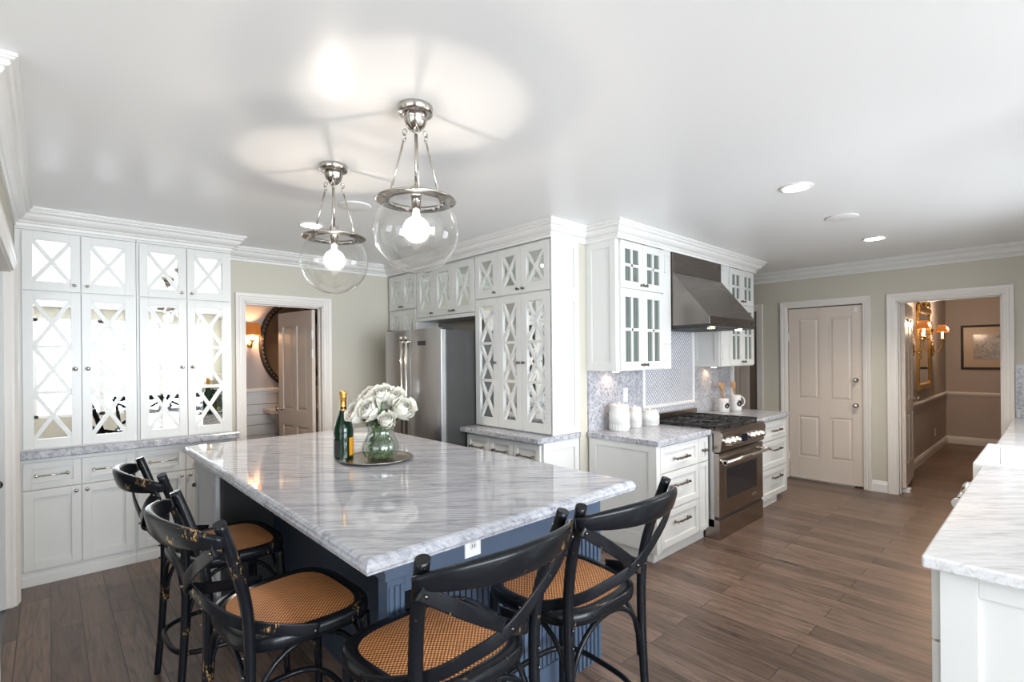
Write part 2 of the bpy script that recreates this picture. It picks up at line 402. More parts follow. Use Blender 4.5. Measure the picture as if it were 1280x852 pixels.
# walls
w = B(-0.29, -0.17, 2.505, 2.75, 0, ZC).box(-0.29, -0.17, 2.75, 4.49, 2.13, ZC).box(-0.29, -0.17, 4.49, 5.34, 0, ZC)
struct('wall_left', w, M['wall'])
w = B(-0.17, 1.367, 5.22, 5.34, 0, ZC).box(1.367, 2.12, 5.22, 5.34, 2.10, ZC).box(2.12, 3.32, 5.22, 5.34, 0, ZC)
struct('wall_back', w, M['wall'])
struct('wall_refrigerator', B(3.20, 3.32, 2.66, 5.22, 0, ZC), M['wall'])
struct('wall_range', B(3.32, 6.0, 2.66, 2.78, 0, ZC).box(5.88, 6.0, 2.78, 4.6, 0, ZC), M['wall'])
w = MB()
for y0, y1, z0 in ((-0.37, 0.365, 0), (0.365, 1.205, 2.13), (1.205, 1.516, 0), (1.516, 2.31, 2.13), (2.31, 2.69, 0), (2.69, 3.45, 2.13), (3.45, 4.6, 0)):
    w.box(6.87, 6.99, y0, y1, z0, ZC)
struct('wall_right', w, M['wall'])
struct('wall_passage', B(6.0, 6.87, 4.48, 4.6, 0, ZC), M['wall'])
w = B(3.0, 3.2, -0.49, -0.37, 0, ZC).box(5.3, 6.99, -0.49, -0.37, 0, ZC).box(3.2, 5.3, -0.49, -0.37, 0, 1.08).box(3.2, 5.3, -0.49, -0.37, 2.2, ZC)
struct('wall_window', w, M['wall'])
struct('wall_breakfast', B(3.0, 3.12, -3.7, -0.49, 0, ZC), M['wall'])
w = B(-3.2, -1.2, -3.7, -3.62, 0, ZC).box(2.8, 3.0, -3.7, -3.62, 0, ZC).box(-1.2, 2.8, -3.7, -3.62, 0, 0.45).box(-1.2, 2.8, -3.7, -3.62, 2.38, ZC)
struct('wall_front', w, M['wall'])
w = B(-3.3, -3.2, -3.7, -2.6, 0, ZC).box(-3.3, -3.2, 1.6, 2.6, 0, ZC).box(-3.3, -3.2, -2.6, 1.6, 0, 0.45).box(-3.3, -3.2, -2.6, 1.6, 2.38, ZC)
struct('wall_dining', w, M['wall'])
struct('wall_dining_end', B(-3.2, -0.29, 2.505, 2.6, 0, ZC), M['wall'])
struct('wall_side_room', B(-2.2, -0.29, 5.25, 5.34, 0, ZC).box(-2.3, -2.2, 2.6, 5.34, 0, ZC).box(-2.2, -0.29, 2.6, 5.25, ZC, ZC+0.1), M['wall'])
# windows: frame with muntins and glass
def window(name, mp, L, H, nu, nv):
    m = MB()
    def bb(u0, u1, v0, v1, d0=0.0, d1=0.05):
        p = mp(u0, d0, v0); q = mp(u1, d1, v1); m.box(p[0], q[0], p[1], q[1], p[2], q[2])
    bb(0, L, 0, .06, 0, .07); bb(0, L, H-.06, H, 0, .07)
    for i in range(nu+1):
        u = L*i/nu; bb(max(0, u-.05), min(L, u+.05), 0, H, 0, .07)
        if i < nu:
            for k in (1, 2): bb(u+L/nu*k/3-.011, u+L/nu*k/3+.011, 0, H, .01, .04)
    for j in range(1, nv): bb(0, L, H*j/nv-.011, H*j/nv+.011, .01, .04)
    o = struct(name, m, M['trim'])
    p = mp(0.02, .02, .02); q = mp(L-.02, .026, H-.02)
    g = B(p[0], q[0], p[1], q[1], p[2], q[2]).build('window_glass', M['pane'], o)
window('window_1', lambda u, d, v: (-1.2+u, -3.69+d, 0.45+v), 4.0, 1.93, 4, 4)
window('window_2', lambda u, d, v: (-3.29+d, -2.6+u, 0.45+v), 4.2, 1.93, 4, 4)
window('window_3', lambda u, d, v: (3.2+u, -0.48+d, 1.08+v), 2.1, 1.12, 3, 3)

# crown moulding
CROWN = [(0, 2.480), (.012, 2.480), (.012, 2.492), (.007, 2.494), (.007, 2.500), (.020, 2.506), (.024, 2.514), (.018, 2.517), (.030, 2.522), (.046, 2.531), (.060, 2.545), (.066, 2.558), (.062, 2.561), (.076, 2.566), (.084, 2.574), (.079, 2.577), (.079, 2.582), (.092, 2.586), (.092, 2.591), (.100, 2.594), (.100, ZC-.001), (0, ZC-.001)]
c = MB().sweep(CROWN, [(-3.2, 2.505), (-0.17, 2.505), (-0.17, 4.80), (1.158, 4.80), (1.158, 5.22), (2.87, 5.22), (2.87, 2.66), (3.29, 2.66), (3.29, 2.34), (5.925, 2.34), (5.925, 2.66), (6.0, 2.66), (6.0, 4.48)])
c2 = MB().sweep(CROWN, [(6.87, 4.48), (6.87, -0.37), (3.0, -0.37), (3.0, -3.62)])
struct('trim_1', c, M['trim']); struct('trim_2', c2, M['trim'])
# baseboards
BB = [(0, 0), (.018, 0), (.018, .085), (.012, .10), (.008, .118), (0, .125)]
struct('baseboard_right', MB().sweep(BB, [(6.87, 1.440), (6.87, 1.290)]).sweep(BB, [(6.87, 2.61), (6.87, 2.405)]), M['trim'])
struct('baseboard_back', MB().sweep(BB, [(2.235, 5.22), (2.86, 5.22)]), M['trim'])
# door casings (profile out of the wall, across the casing width)
CAS = [(0, 0), (0, .012), (.012, .017), (.02, .017), (.028, .022), (.045, .022), (.052, .027), (.074, .030), (.08, .030), (.08, 0)]
def casing(name, mp, u0, u1, zt, z0=0.0):
    """door opening u0..u1 up to zt; mp(u, d, z) to world, d = out of the wall"""
    m = MB().sweep([(a, b) for a, b in CAS], [(u1, z0), (u1, zt), (u0, zt), (u0, z0)], mp=lambda x, y, h: mp(x, h, y))
    return m
def cas(name, mp, u0, u1, zt, flip=False):
    path = [(u1, 0), (u1, zt), (u0, zt), (u0, 0)]
    m = MB().sweep(CAS, path, mp=lambda x, y, h: mp(x, h, y)); struct(name, m, M['casing'])
cas('trim_3', lambda u, d, z: (u, 5.22-d, z), 1.367, 2.12, 2.10)
cas('trim_4', lambda u, d, z: (6.87-d, u, z), 1.516, 2.31, 2.13)
cas('trim_5', lambda u, d, z: (6.87-d, u, z), 0.365, 1.205, 2.13)
cas('trim_6', lambda u, d, z: (6.87-d, u, z), 2.69, 3.45, 2.13)
cas('trim_7', lambda u, d, z: (-0.17+d, u, z), 2.75, 4.49, 2.13)
# jamb linings and stops
def lining(name, mp, u0, u1, zt, dep=0.12):
    m = MB()
    def bb(a, b, d0, d1, z0, z1): p = mp(a, d0, z0); q = mp(b, d1, z1); m.box(p[0], q[0], p[1], q[1], p[2], q[2])
    bb(u0, u0+.012, -dep, 0, 0, zt); bb(u1-.012, u1, -dep, 0, 0, zt); bb(u0, u1, -dep, 0, zt-.012, zt)
    bb(u0+.012, u0+.022, -dep+.02, -.06, 0, zt); bb(u1-.022, u1-.012, -dep+.02, -.06, 0, zt); bb(u0, u1, -dep+.02, -.06, zt-.022, zt)
    struct(name, m, M['casing'])
lining('trim_8', lambda u, d, z: (u, 5.22-d, z), 1.367, 2.12, 2.10)
lining('trim_9', lambda u, d, z: (6.87-d, u, z), 0.365, 1.205, 2.13)
lining('trim_10', lambda u, d, z: (-0.17+d, u, z), 2.75, 4.49, 2.13)

# ---- panelled door leaves. local: x along width 0..W, y 0..T, z 0..H
def door_leaf(name, Wd, H, T, m, loc, rz, top_h=(1.0, 1.93), low_h=(0.27, 0.80), stile=0.12, mid=0.10, panels=2):
    root = bpy.data.objects.new(name, None)
    pw = (Wd-2*stile-mid)/2; mb = MB()
    xs = [(stile, stile+pw), (stile+pw+mid, Wd-stile)]
    zs = [low_h, (top_h[0], H-(2.10-top_h[1]) if top_h[1] > H-.05 else top_h[1])]
    # frame as boxes
    mb.box(0, stile, 0, T, 0, H).box(Wd-stile, Wd, 0, T, 0, H).box(stile+pw, stile+pw+mid, 0, T, 0, H)
    for x0, x1 in xs:
        mb.box(x0, x1, 0, T, 0, zs[0][0]).box(x0, x1, 0, T, zs[0][1], zs[1][0]).box(x0, x1, 0, T, zs[1][1], H)
        for z0, z1 in zs:
            mb.box(x0, x1, .012, T-.012, z0, z1)
            for yf, yb in ((.004, .013), (T-.004, T-.013)):
                b = 0.035   # raised field
                v = [(x0+.012, yb, z0+.012), (x1-.012, yb, z0+.012), (x1-.012, yb, z1-.012), (x0+.012, yb, z1-.012), (x0+b, yf, z0+b), (x1-b, yf, z0+b), (x1-b, yf, z1-b), (x0+b, yf, z1-b)]
                mb.add(v, [(4, 5, 6, 7), (0, 1, 5, 4), (1, 2, 6, 5), (2, 3, 7, 6), (3, 0, 4, 7)])
    o = mb.build(name, m, None, 0.0015); o['kind'] = 'structure'; o.location = loc; o.rotation_euler = (0, 0, rz); return o
def knob_y(y, x, z, sgn, r=.027, plate=.03):
    """round door knob sticking out along sgn*y"""
    m = MB(); prof = [(plate, 0), (plate, .006), (.012, .010), (.010, .030), (r*.75, .036), (r, .048), (r*.9, .060), (r*.4, .066), (.001, .067)]
    m.lathe([(a, sgn*b) for a, b in prof], (x, y, z), 20, 'y'); return m
# closed door in the right wall (opening y 1.516..2.31) : front faces -x ; local x -> -y
d = door_leaf('door_1', 0.782, 2.10, 0.04, M['door'], (6.885, 2.305, 0.018), -pi/2, (0.985, 1.975), (0.27, 0.775), .105, .115)
knob_y(0, .715, .935, -1).build('door_knob', M['nickel'], d)
knob_y(0, .715, 1.23, -1, .02, .03).build('deadbolt', M['nickel'], d)
B(-.006, .004, -.012, .0, 1.70, 1.80).box(-.006, .004, -.012, 0, .22, .32).build('hinge', M['plate'], d)
B(.705, .735, -.01, 0, 2.02, 2.075).build('hinge', M['plate'], d)
# the opening behind it
struct('wall_pantry', B(6.99, 7.02, 1.45, 2.38, 0, 2.2), M['taupe'])
struct('trim_11', B(6.84, 6.95, 1.6, 2.31, 0, .015), M['steel'])
# bathroom door, swung inwards
th = radians(82)
dl = door_leaf('door_2', 0.74, 2.06, 0.038, M['door'], (2.085, 5.345, 0.012), pi-th, (0.98, 1.90), (0.25, 0.80), .105, .095)
knob_y(.038, .68, .98, 1).build('door_knob', M['nickel'], dl)
knob_y(0, .68, .98, -1).build('door_knob', M['nickel'], dl)
for z in (1.75, 1.55): B(-.014, .008, .028, .046, z, z+.09).build('hinge', M['plate'], dl)
# hall door, folded back against the hall wall
dh = door_leaf('door_3', 0.82, 2.07, 0.04, M['door'], (7.0, 1.15, 0.05), radians(4.0), (0.98, 1.90), (0.25, 0.80))
knob_y(0, .75, .95, -1).build('door_knob', M['nickel'], dh)
# side-room door leaf seen at the left edge
ds = door_leaf('door_4', 0.80, 2.10, 0.038, M['white'], (-1.005, 4.445, 0.01), 0)
m = knob_y(0, .765, .78, -1, .02, .028); m.tube([(.765, -.045, .78), (.72, -.05, .782), (.66, -.048, .778)], .008)
m.build('lever_handle', M['bronze'], ds)
# passage door ajar
dp = door_leaf('door_5', 0.60, 2.10, 0.04, M['door'], (6.985, 2.83, 0.01), radians(80), (0.98, 1.90), (0.25, 0.80))
struct('wall_passage_side', B(7.0, 7.1, 2.6, 2.76, 0, 2.3).box(7.6, 7.7, 2.5, 3.6, 0, 2.3), M['blackdoor'])

# ================================================================== HALL
HX = 11.44
hall = B(6.99, HX+.1, 1.32, 1.42, 0, 2.6); struct('wall_hall_left', hall, M['taupe'])
struct('wall_hall_back', B(HX, HX+.1, -1.6, 1.32, 0, 2.6), M['taupe'])
struct('wall_hall_right', B(6.99, HX, -1.7, -1.6, 0, 2.6), M['taupe'])
struct('ceiling_hall', B(6.99, HX+.1, -1.7, 1.42, 2.6, 2.7), M['ceiling'])
struct('wall_hall_front', B(6.99, 7.03, -1.6, 0.345, 0, 2.6).box(6.99, 7.03, 1.225, 1.32, 0, 2.6).box(6.99, 7.03, .345, 1.225, 2.16, 2.6), M['taupe'])
struct('baseboard_hall', MB().sweep(BB, [(7.85, 1.32), (HX, 1.32), (HX, -1.6)]), M['trim'])
RAIL = [(0, .825), (.012, .825), (.016, .84), (.028, .852), (.028, .872), (.012, .885), (0, .89)]
struct('trim_12', MB().sweep(RAIL, [(7.85, 1.32), (HX, 1.32), (HX, -1.6)]), M['trim'])
B(7.02, 7.13, 1.12, 1.19, 0.0, .045).build('door_stop', M['plate'], None, .003); tag(bpy.data.objects['door_stop'], 'small white doorstop block on floor at hallway doorway', 'doorstop')
# framed map
pic = thing('framed_picture', 'dark framed map print hanging on the hallway end wall', 'picture', (HX, 0.66, 1.645))
fr = MB().box(-.03, 0, -.46, .46, .335, .37).box(-.03, 0, -.46, .46, -.37, -.335).box(-.03, 0, .425, .46, -.335, .335).box(-.03, 0, -.46, -.425, -.335, .335)
fr.build('frame', M['frame'], pic, .004)
B(-.014, -.006, -.425, .425, -.335, .335).build('mat_board', M['matboard'], pic)
B(-.018, -.0145, -.30, .30, -.21, .21).build('print', M['art'], pic)
# tall gilt mirror
gm = thing('wall_mirror', 'tall narrow gilt framed mirror on hallway wall between two sconces', 'mirror', (9.22, 1.32, 1.03))
g = MB(); Wm = .46
for sx in (-1, 1):
    g.box(sx*Wm, sx*(Wm-.07), -.022, -.003, .06, 1.18); g.tube([(sx*(Wm-.035), -.026, .08), (sx*(Wm-.035), -.026, 1.16)], .010, 8)
    for k in range(16): g.sphere((sx*(Wm-.035), -.030, .10+k*.07), .014, 8, 6, (1, .7, 1.3))
    g.box(sx*(Wm+.01), sx*(Wm-.09), -.030, -.003, 0, .12)
g.box(-Wm, Wm, -.05, -.003, .02, .09).box(-Wm, Wm, -.05, -.003, 1.10, 1.17)
g.build('frame', M['gold'], gm, .003)
cr = MB(); cr.box(-.40, .40, -.04, -.003, 1.17, 1.20)
for k in range(13):
    a = pi*k/12; cr.sphere((.30*cos(a), -.03, 1.20+.14*sin(a)), .032, 8, 6)
for k in range(7): cr.sphere((-.18+.06*k, -.035, 1.25+.05*sin(k)), .03, 8, 6)
cr.build('crest', M['gold'], gm)
B(-Wm+.07, Wm-.07, -.02, -.01, .09, 1.10).build('mirror_glass', M['mirror'], gm)
def sconce(label, x):
    t = thing('wall_sconce', label, 'sconce', (x, 1.32, 1.72), 0, 'gilt candle sconces in the hallway')
    m = MB()
    for k in range(9): m.sphere((.02*sin(k*1.3), -.02, -.18+.045*k), .022+.01*sin(k*.8+.5), 8, 6, (1, .7, 1.2))
    m.build('backplate', M['gold'], t)
    arm = MB().tube([(0, -.02, -.10), (.0, -.05, -.15), (.0, -.10, -.14), (.0, -.13, -.05), (.0, -.135, .03)], .008, 8)
    arm.lathe([(.006, .03), (.045, .04), (.05, .05), (.02, .055)], (0, -.135, 0), 14); arm.build('arm', M['gold'], t)
    MB().lathe([(.014, .055), (.014, .17)], (0, -.135, 0), 12).build('candle', M['candle'], t)
    MB().lathe([(.082, .15), (.074, .195), (.045, .26), (.042, .26), (.071, .195), (.079, .15)], (0, -.135, 0), 20, cap=False).build('lamp_shade', M['shade'], t)
    l = bpy.data.lights.new('sconce_light', 'POINT'); l.energy = 22; l.color = (1, .74, .52); l.shadow_soft_size = .03
    lo = bpy.data.objects.new('sconce_light', l); COL.objects.link(lo); lo.location = (x, 1.12, 1.93)
    return t
sconce('gilt hallway sconce with amber shade left of the tall mirror', 8.40)
sconce('gilt hallway sconce with amber shade right of the tall mirror', 9.95)
o = B(10.2, 10.28, 1.312, 1.319, .25, .37).build('wall_outlet', M['plate'], None, .002); tag(o, 'white outlet low on the hallway wall above the baseboard', 'outlet')

# ================================================================== BATHROOM
struct('wall_bath_back', B(0.3, 3.3, 6.6, 6.7, 0, 2.6), M['taupe'])
struct('wall_bath_side', B(0.2, 0.3, 5.34, 6.7, 0, 2.6).box(3.2, 3.3, 5.34, 6.6, 0, 2.6), M['taupe'])
struct('wall_bath_front', B(0.3, 1.345, 5.34, 5.36, 0, 2.6).box(2.14, 3.2, 5.34, 5.36, 0, 2.6).box(1.345, 2.14, 5.34, 5.36, 2.12, 2.6), M['taupe'])
struct('ceiling_bath', B(0.2, 3.3, 5.34, 6.7, 2.6, 2.7), M['ceiling'])
m = MB()
for k in range(9): m.box(.3, 3.2, 6.582, 6.6, .01+k*.125, .127+k*.125)
struct('trim_13', m, M['trim'], .003)
struct('trim_14', MB().sweep([(0, 1.13), (.02, 1.13), (.022, 1.15), (.04, 1.165), (.04, 1.185), (.02, 1.2), (0, 1.2)], [(.3, 6.6), (3.2, 6.6)]), M['trim'])
om = thing('oval_mirror', 'large oval mirror in dark beaded frame on bathroom wall', 'mirror', (2.30, 6.6, 1.74))
e = []
for k in range(48): a = 2*pi*k/48; e.append((.385*cos(a), -.02, .52*sin(a)))
MB().tube(e, .035, 10, True, .7).tube([(x*1.06, -.015, z*1.05) for x, y, z in e], .012, 8, True).build('frame', M['frame'], om)
bd = MB()
for k in range(60): a = 2*pi*k/60; bd.sphere((.385*cos(a), -.05, .52*sin(a)), .011, 6, 5)
bd.build('beading', M['brass'], om)
MB().prism([(.375*cos(2*pi*k/48), .51*sin(2*pi*k/48)) for k in range(48)], lambda a, b, h: (a, h, b), -.012, -.006).build('mirror_glass', M['mirror'], om)
t = thing('wall_sconce', 'amber shaded wall sconce left of the oval bathroom mirror', 'sconce', (1.78, 6.6, 1.74))
MB().lathe([(.028, 0), (.028, -.01), (.012, -.02)], (0, 0, -.02), 14, 'y').tube([(0, -.02, -.02), (0, -.09, -.05), (0, -.12, .0), (0, -.12, .03)], .008).lathe([(.004, .02), (.026, .03), (.028, .04), (.018, .045)], (0, -.12, 0), 12).build('arm', M['brass'], t)
MB().lathe([(.013, .045), (.013, .10)], (0, -.12, 0), 10).build('candle', M['candle'], t)
MB().lathe([(.095, .10), (.085, .235), (.081, .235), (.091, .10)], (0, -.12, 0), 20, cap=False).build('lamp_shade', M['shade'], t)
l = bpy.data.lights.new('sconce_light', 'POINT'); l.energy = 10; l.color = (1, .62, .32); l.shadow_soft_size = .03
lo = bpy.data.objects.new('sconce_light', l); COL.objects.link(lo); lo.location = (1.78, 6.45, 1.86)
sk = thing('wash_basin', 'cream pedestal wash basin with metal taps below the oval mirror', 'basin', (2.32, 6.575, 0))
MB().prism([(-.40, 0), (-.40, -.26), (-.28, -.44), (.28, -.44), (.40, -.26), (.40, 0)], lambda a, b, h: (a, b, h), .90, .95).prism([(-.33, 0), (-.33, -.22), (-.22, -.36), (.22, -.36), (.33, -.22), (.33, 0)], lambda a, b, h: (a, b, h), .82, .90).build('bowl', M['door'], sk, .008)
MB().prism([(-.30, .82), (.30, .82), (.09, .45), (-.09, .45)], lambda a, b, h: (a, h, b), -.30, -.03).lathe([(.10, .45), (.08, .3), (.09, .1), (.13, .0)], (0, -.15, 0), 20).build('pedestal', M['door'], sk)
MB().lathe([(.02, .95), (.012, .97), (.012, 1.03), (.02, 1.04), (.002, 1.05)], (-.16, -.09, 0), 12).tube([(-.20, -.09, 1.03), (-.12, -.09, 1.03)], .007).tube([(-.02, -.07, .95), (-.02, -.07, 1.06), (-.02, -.18, 1.06), (-.02, -.19, 1.03)], .011).build('faucet', M['brass'], sk)

# ================================================================== CABINETRY (local: front faces -y, x to the right)
def bar(mb, p, q, w, y0, y1):
    a, b = Vector(p), Vector(q); d = (b-a).normalized(); n = Vector((-d.y, d.x))*w/2
    c = [a+n, b+n, b-n, a-n]
    mb.add([(v.x, y0, v.y) for v in c]+[(v.x, y1, v.y) for v in c], [(0, 1, 2, 3), (7, 6, 5, 4), (0, 4, 5, 1), (1, 5, 6, 2), (2, 6, 7, 3), (3, 7, 4, 0)])
def shaker(x0, x1, z0, z1, st=.055, T=.02, panel=True):
    m = MB().box(x0, x0+st, 0, T, z0, z1).box(x1-st, x1, 0, T, z0, z1).box(x0+st, x1-st, 0, T, z0, z0+st).box(x0+st, x1-st, 0, T, z1-st, z1)
    if panel: m.box(x0+st, x1-st, .013, T, z0+st, z1-st)
    return m
def round_knob(x, z, r=.014):
    return MB().lathe([(a, -b) for a, b in [(r*.8, 0), (r*.8, .003), (.005, .006), (.005, .014), (r*.8, .017), (r, .022), (r*.8, .028), (.001, .030)]], (x, 0, z), 14, 'y')
def bar_pull(x0, x1, z):
    m = MB()
    for x in (x0, x1):
        m.lathe([(.012, 0), (.012, -.003), (.006, -.006), (.006, -.020)], (x, 0, z), 12, 'y'); m.sphere((x, -.026, z), .011, 12, 8)
    m.tube([(x0, -.026, z), (x1, -.026, z)], .0055, 10); return m
def ornate_pull(x0, x1, z):
    m = bar_pull(x0, x1, z); c = (x0+x1)/2; L = x1-x0
    m.tube([(c-L*.28, -.027, z), (c-L*.15, -.028, z-.003), (c, -.030, z+.002), (c+L*.15, -.028, z-.003), (c+L*.28, -.027, z)], [.006, .009, .006, .009, .006], 8)
    for k in (-1, 1): m.sphere((c+k*L*.30, -.028, z), .010, 8, 6)
    return m
def x_door(root, x0, x1, z0, z1, sections, glass, kn=None, st=.055, knob_m=None, splits=None):
    d = shaker(x0, x1, z0, z1, st, panel=False)
    gx0, gx1, gz0, gz1 = x0+st, x1-st, z0+st+.012, z1-st-.003
    d.box(gx0, gx1, 0, .02, z0+st-.001, gz0).box(gx0, gx1, 0, .02, gz1, z1-st)
    h = (gz1-gz0)/sections
    for k in range(sections):
        a, b = gz0+h*k, gz0+h*(k+1)
        bar(d, (gx0, a), (gx1, b), .027, .002, .014); bar(d, (gx0, b), (gx1, a), .027, .003, .013)
        if k: d.box(gx0, gx1, .001, .016, a-.012, a+.012)
    o = d.build('door', M['white'], root, .0012)
    B(gx0-.004, gx1+.004, .014, .018, gz0-.004, gz1+.004).build('mirror_pane', glass, o)
    if kn: round_knob(*kn).build('knob', knob_m or M['nickel'], o)
    return o
def s_door(root, x0, x1, z0, z1, kn=None, st=.055, km=None):
    o = shaker(x0, x1, z0, z1, st).build('door', M['white'], root, .0015)
    if kn: round_knob(*kn).build('knob', km or M['nickel'], o)
    return o
def s_drawer(root, x0, x1, z0, z1, pull=None, st=.045, orn=False, pm=None):
    o = shaker(x0, x1, z0, z1, st).build('drawer', M['white'], root, .0015)
    if pull: (ornate_pull if orn else bar_pull)(*pull).build('pull', pm or M['nickel'], o)
    return o

# ---- left run. world x = X0 + lx, front plane y=4.80
FY = 4.80
def left_base(label, X0, X1, d0, d1, pulls):
    t = thing('base_cabinet', label, 'cabinet', (0, FY, 0))
    B(X0, X1, .021, .41, .10, .878).box(X0, X1, .0, .40, .0, .062).box(X0, X1, .008, .41, .062, .105).build('body', M['white'], t, .0015)
    mid = (d0+d1)/2
    s_drawer(t, d0, mid-.002, .665, .848, (pulls[0][0], pulls[0][1], .757))
    s_drawer(t, mid+.002, d1, .665, .848, (pulls[1][0], pulls[1][1], .757))
    s_door(t, d0, mid-.002, .105, .657, (mid-.03, .622)); s_door(t, mid+.002, d1, .105, .657, (mid+.03, .622))
    return t
left_base('white base cabinet with two drawers, beside the left wall', -.168, .487, -.135, .478, [(-.068, .095), (.24, .40)])
left_base('white base cabinet under the mirrored hutch doors nearest the bathroom', .488, 1.158, .500, 1.128, [(.575, .748), (.895, 1.06)])
o = MB().prism([(0, .878), (-.044, .878), (-.05, .884), (-.05, .924), (-.044, .932), (0, .932)], lambda a, b, h: (h, FY+.01+a, b), -.168, 1.20).box(-.168, 1.17, FY+.01, 5.218, .878, .932).build('countertop', M['speck'], None, .0015)
tag(o, 'grey marble countertop of the wall hutch on the left', 'countertop')
def hutch(label, X0, X1, d0, d1, side=0):
    t = thing('hutch_cabinet', label, 'cabinet', (0, FY, 0))
    B(X0, X1, .021, .41, .933, 2.486).box(X0, X1, .004, .03, .933, .940).box(X0, X1, 0.004, .03, 2.462, 2.486).build('body', M['white'], t, .0015)
    mid = (d0+d1)/2
    for a, b, kx in ((d0, mid-.0025, mid-.035), (mid+.0025, d1, mid+.035)):
        x_door(t, a, b, .942, 2.036, 3, M['mirror'], (kx, 1.495, .015))
        x_door(t, a, b, 2.046, 2.452, 1, M['mirror'], (kx, 2.094, .012))
    return t
hutch('white tall hutch with mirrored X doors next to the left wall', -.168, .500, -.132, .485)
hutch('white tall hutch with mirrored X doors beside the bathroom doorway', .502, 1.158, .520, 1.143)

# ---- refrigerator wall: origin (2.87, 5.19), local x -> -y world, local y -> +x world
FO = (2.87, 5.19, 0); FR = -pi/2
t = thing('tall_cabinet', 'narrow white cabinet in the corner behind the refrigerator', 'cabinet', FO, FR)
B(0, .585, .021, .325, 0, 2.486).build('body', M['white'], t, .0015)
for a, b, k in ((.01, .288, .265), (.292, .575, .315)):
    x_door(t, a, b, 2.085, 2.462, 1, M['oldmirror'], (k, 2.115, .011), .055, M['bronze'])
    x_door(t, a, b, .942, 2.072, 3, M['oldmirror'], (k, 1.5, .011), .055, M['bronze'])
    s_door(t, a, b, .11, .93, (k, .88))
t = thing('wall_cabinet', 'white three door cabinet with X mullions above the refrigerator', 'cabinet', FO, FR)
B(.587, 1.575, .021, .325, 1.932, 2.486).box(.587, 1.575, .0, .03, 1.932, 1.965).build('body', M['white'], t, .0015)
for a, b, k in ((.597, .915, .885), (.919, 1.237, 1.21), (1.241, 1.565, 1.268)):
    x_door(t, a, b, 1.972, 2.462, 1, M['oldmirror'], (k, 2.005, .012), .060, M['bronze'])
t = thing('tall_cabinet', 'tall white three door cabinet with X mirrors right of the refrigerator', 'cabinet', FO, FR)
b = B(1.577, 2.525, .021, .325, .935, 2.486)
b.build('body', M['white'], t, .0015)
# side panel (faces -y world = +x local)
sp = MB()
for z0, z1 in ((.935, 2.055), (2.055, 2.486)):
    sp.box(2.525, 2.537, .0, .065, z0, z1).box(2.525, 2.537, .27, .325, z0, z1).box(2.525, 2.537, .065, .27, z0, z0+.06).box(2.525, 2.537, .065, .27, z1-.06, z1)
sp.build('side_panel', M['white'], t, .0015)
for a, b, k in ((1.585, 1.895, 1.865), (1.899, 2.190, 2.160), (2.194, 2.512, 2.222)):
    x_door(t, a, b, 2.080, 2.468, 1, M['oldmirror'], (k, 2.115, .012), .062, M['bronze'])
    x_door(t, a, b, .945, 2.068, 3, M['mirror'], (k, 1.505, .013), .062, M['bronze'])
t = thing('base_cabinet', 'low white drawer cabinet under the tall three door cabinet', 'cabinet', FO, FR)
B(1.590, 2.515, -.095, .325, .0, .892).build('body', M['white'], t, .0015)
for i, (a, b) in enumerate(((1.60, 1.895), (1.905, 2.20), (2.21, 2.505))):
    d = shaker(a, b, .70, .872, .045); d.xf(lambda x, y, z: (x, y-.118, z)); o = d.build('drawer', M['white'], t, .0015)
    p = bar_pull(a+.07, b-.07, .775); p.xf(lambda x, y, z: (x, y-.118, z)); p.build('pull', M['bronze'], o)
    d = shaker(a, b, .11, .69, .055); d.xf(lambda x, y, z: (x, y-.118, z)); d.build('door', M['white'], t, .0015)
sp = MB().box(2.515, 2.527, -.095, -.04, .0, .89).box(2.515, 2.527, .27, .325, .0, .89).box(2.515, 2.527, -.04, .27, 0, .16).box(2.515, 2.527, -.04, .27, .82, .89)
sp.build('side_panel', M['white'], t, .0015)
o = MB().prism([(2.695, 3.625), (2.705, 3.635), (3.195, 3.635), (3.195, 2.64), (2.705, 2.64), (2.695, 2.65)], lambda a, b, h: (a, b, h), .893, .934).build('countertop', M['speck'], None, .006)
tag(o, 'grey marble countertop under the tall three door cabinet', 'countertop')

# ---- refrigerator
fr = thing('refrigerator', 'stainless steel side by side refrigerator with two long handles', 'refrigerator', (2.475, 4.60, 0), -pi/2)
# local x 0..0.975 (to -y world), y 0 front .. 0.72
B(0.0, .975, .085, .72, .03, 1.80).box(.02, .955, .10, .7, 0, .03).build('body', m_paint('refrigerator_side_grey', (0.055, 0.055, 0.053), .38), fr, .003)
def fdoor(x0, x1):
    n = 10; pr = [(x0, .08)]
    for k in range(n+1):
        u = k/n; x = x0+(x1-x0)*u; pr.append((x, .030-.022*sin(pi*u)**.6))
    pr.append((x1, .08)); return MB().prism(pr, lambda a, b, h: (a, b, h), .10, 1.815)
for x0, x1, hx in ((.0, .468, .43), (.474, .975, .512)):
    d = fdoor(x0, x1).build('door', M['steel'], fr, .002)
    h = MB().tube([(hx, -.045, .75), (hx, -.045, 1.735)], .0125, 12)
    for z in (.78, 1.70): h.lathe([(.016, .02), (.012, -.045)], (hx, 0, z), 12, 'y')
    for z in (.75, 1.735): h.lathe([(.015, -.0), (.015, .035)], (hx, -.045, z-.017), 12)
    h.build('handle', M['nickel'], d)
    if x0 == 0: B(.40, .43, -.001, .006, 1.655, 1.72).box(.408, .422, -.0025, 0, 1.69, 1.705).build('dispenser_badge', M['label'], d)
    else: B(.64, .77, .002, .008, 1.665, 1.705).build('badge', M['label'], d)
for x in (.03, .93): B(x, x+.06, .03, .16, 1.80, 1.828).build('hinge_cover', M['label'], fr, .004)
B(0, .975, .09, .11, .0, .095).build('grille', M['label'], fr)
struct('trim_15', B(2.93, 3.19, 3.616, 3.64, 0, 1.93).box(3.15, 3.19, 3.64, 4.60, 1.80, 1.93), M['steelhood'])

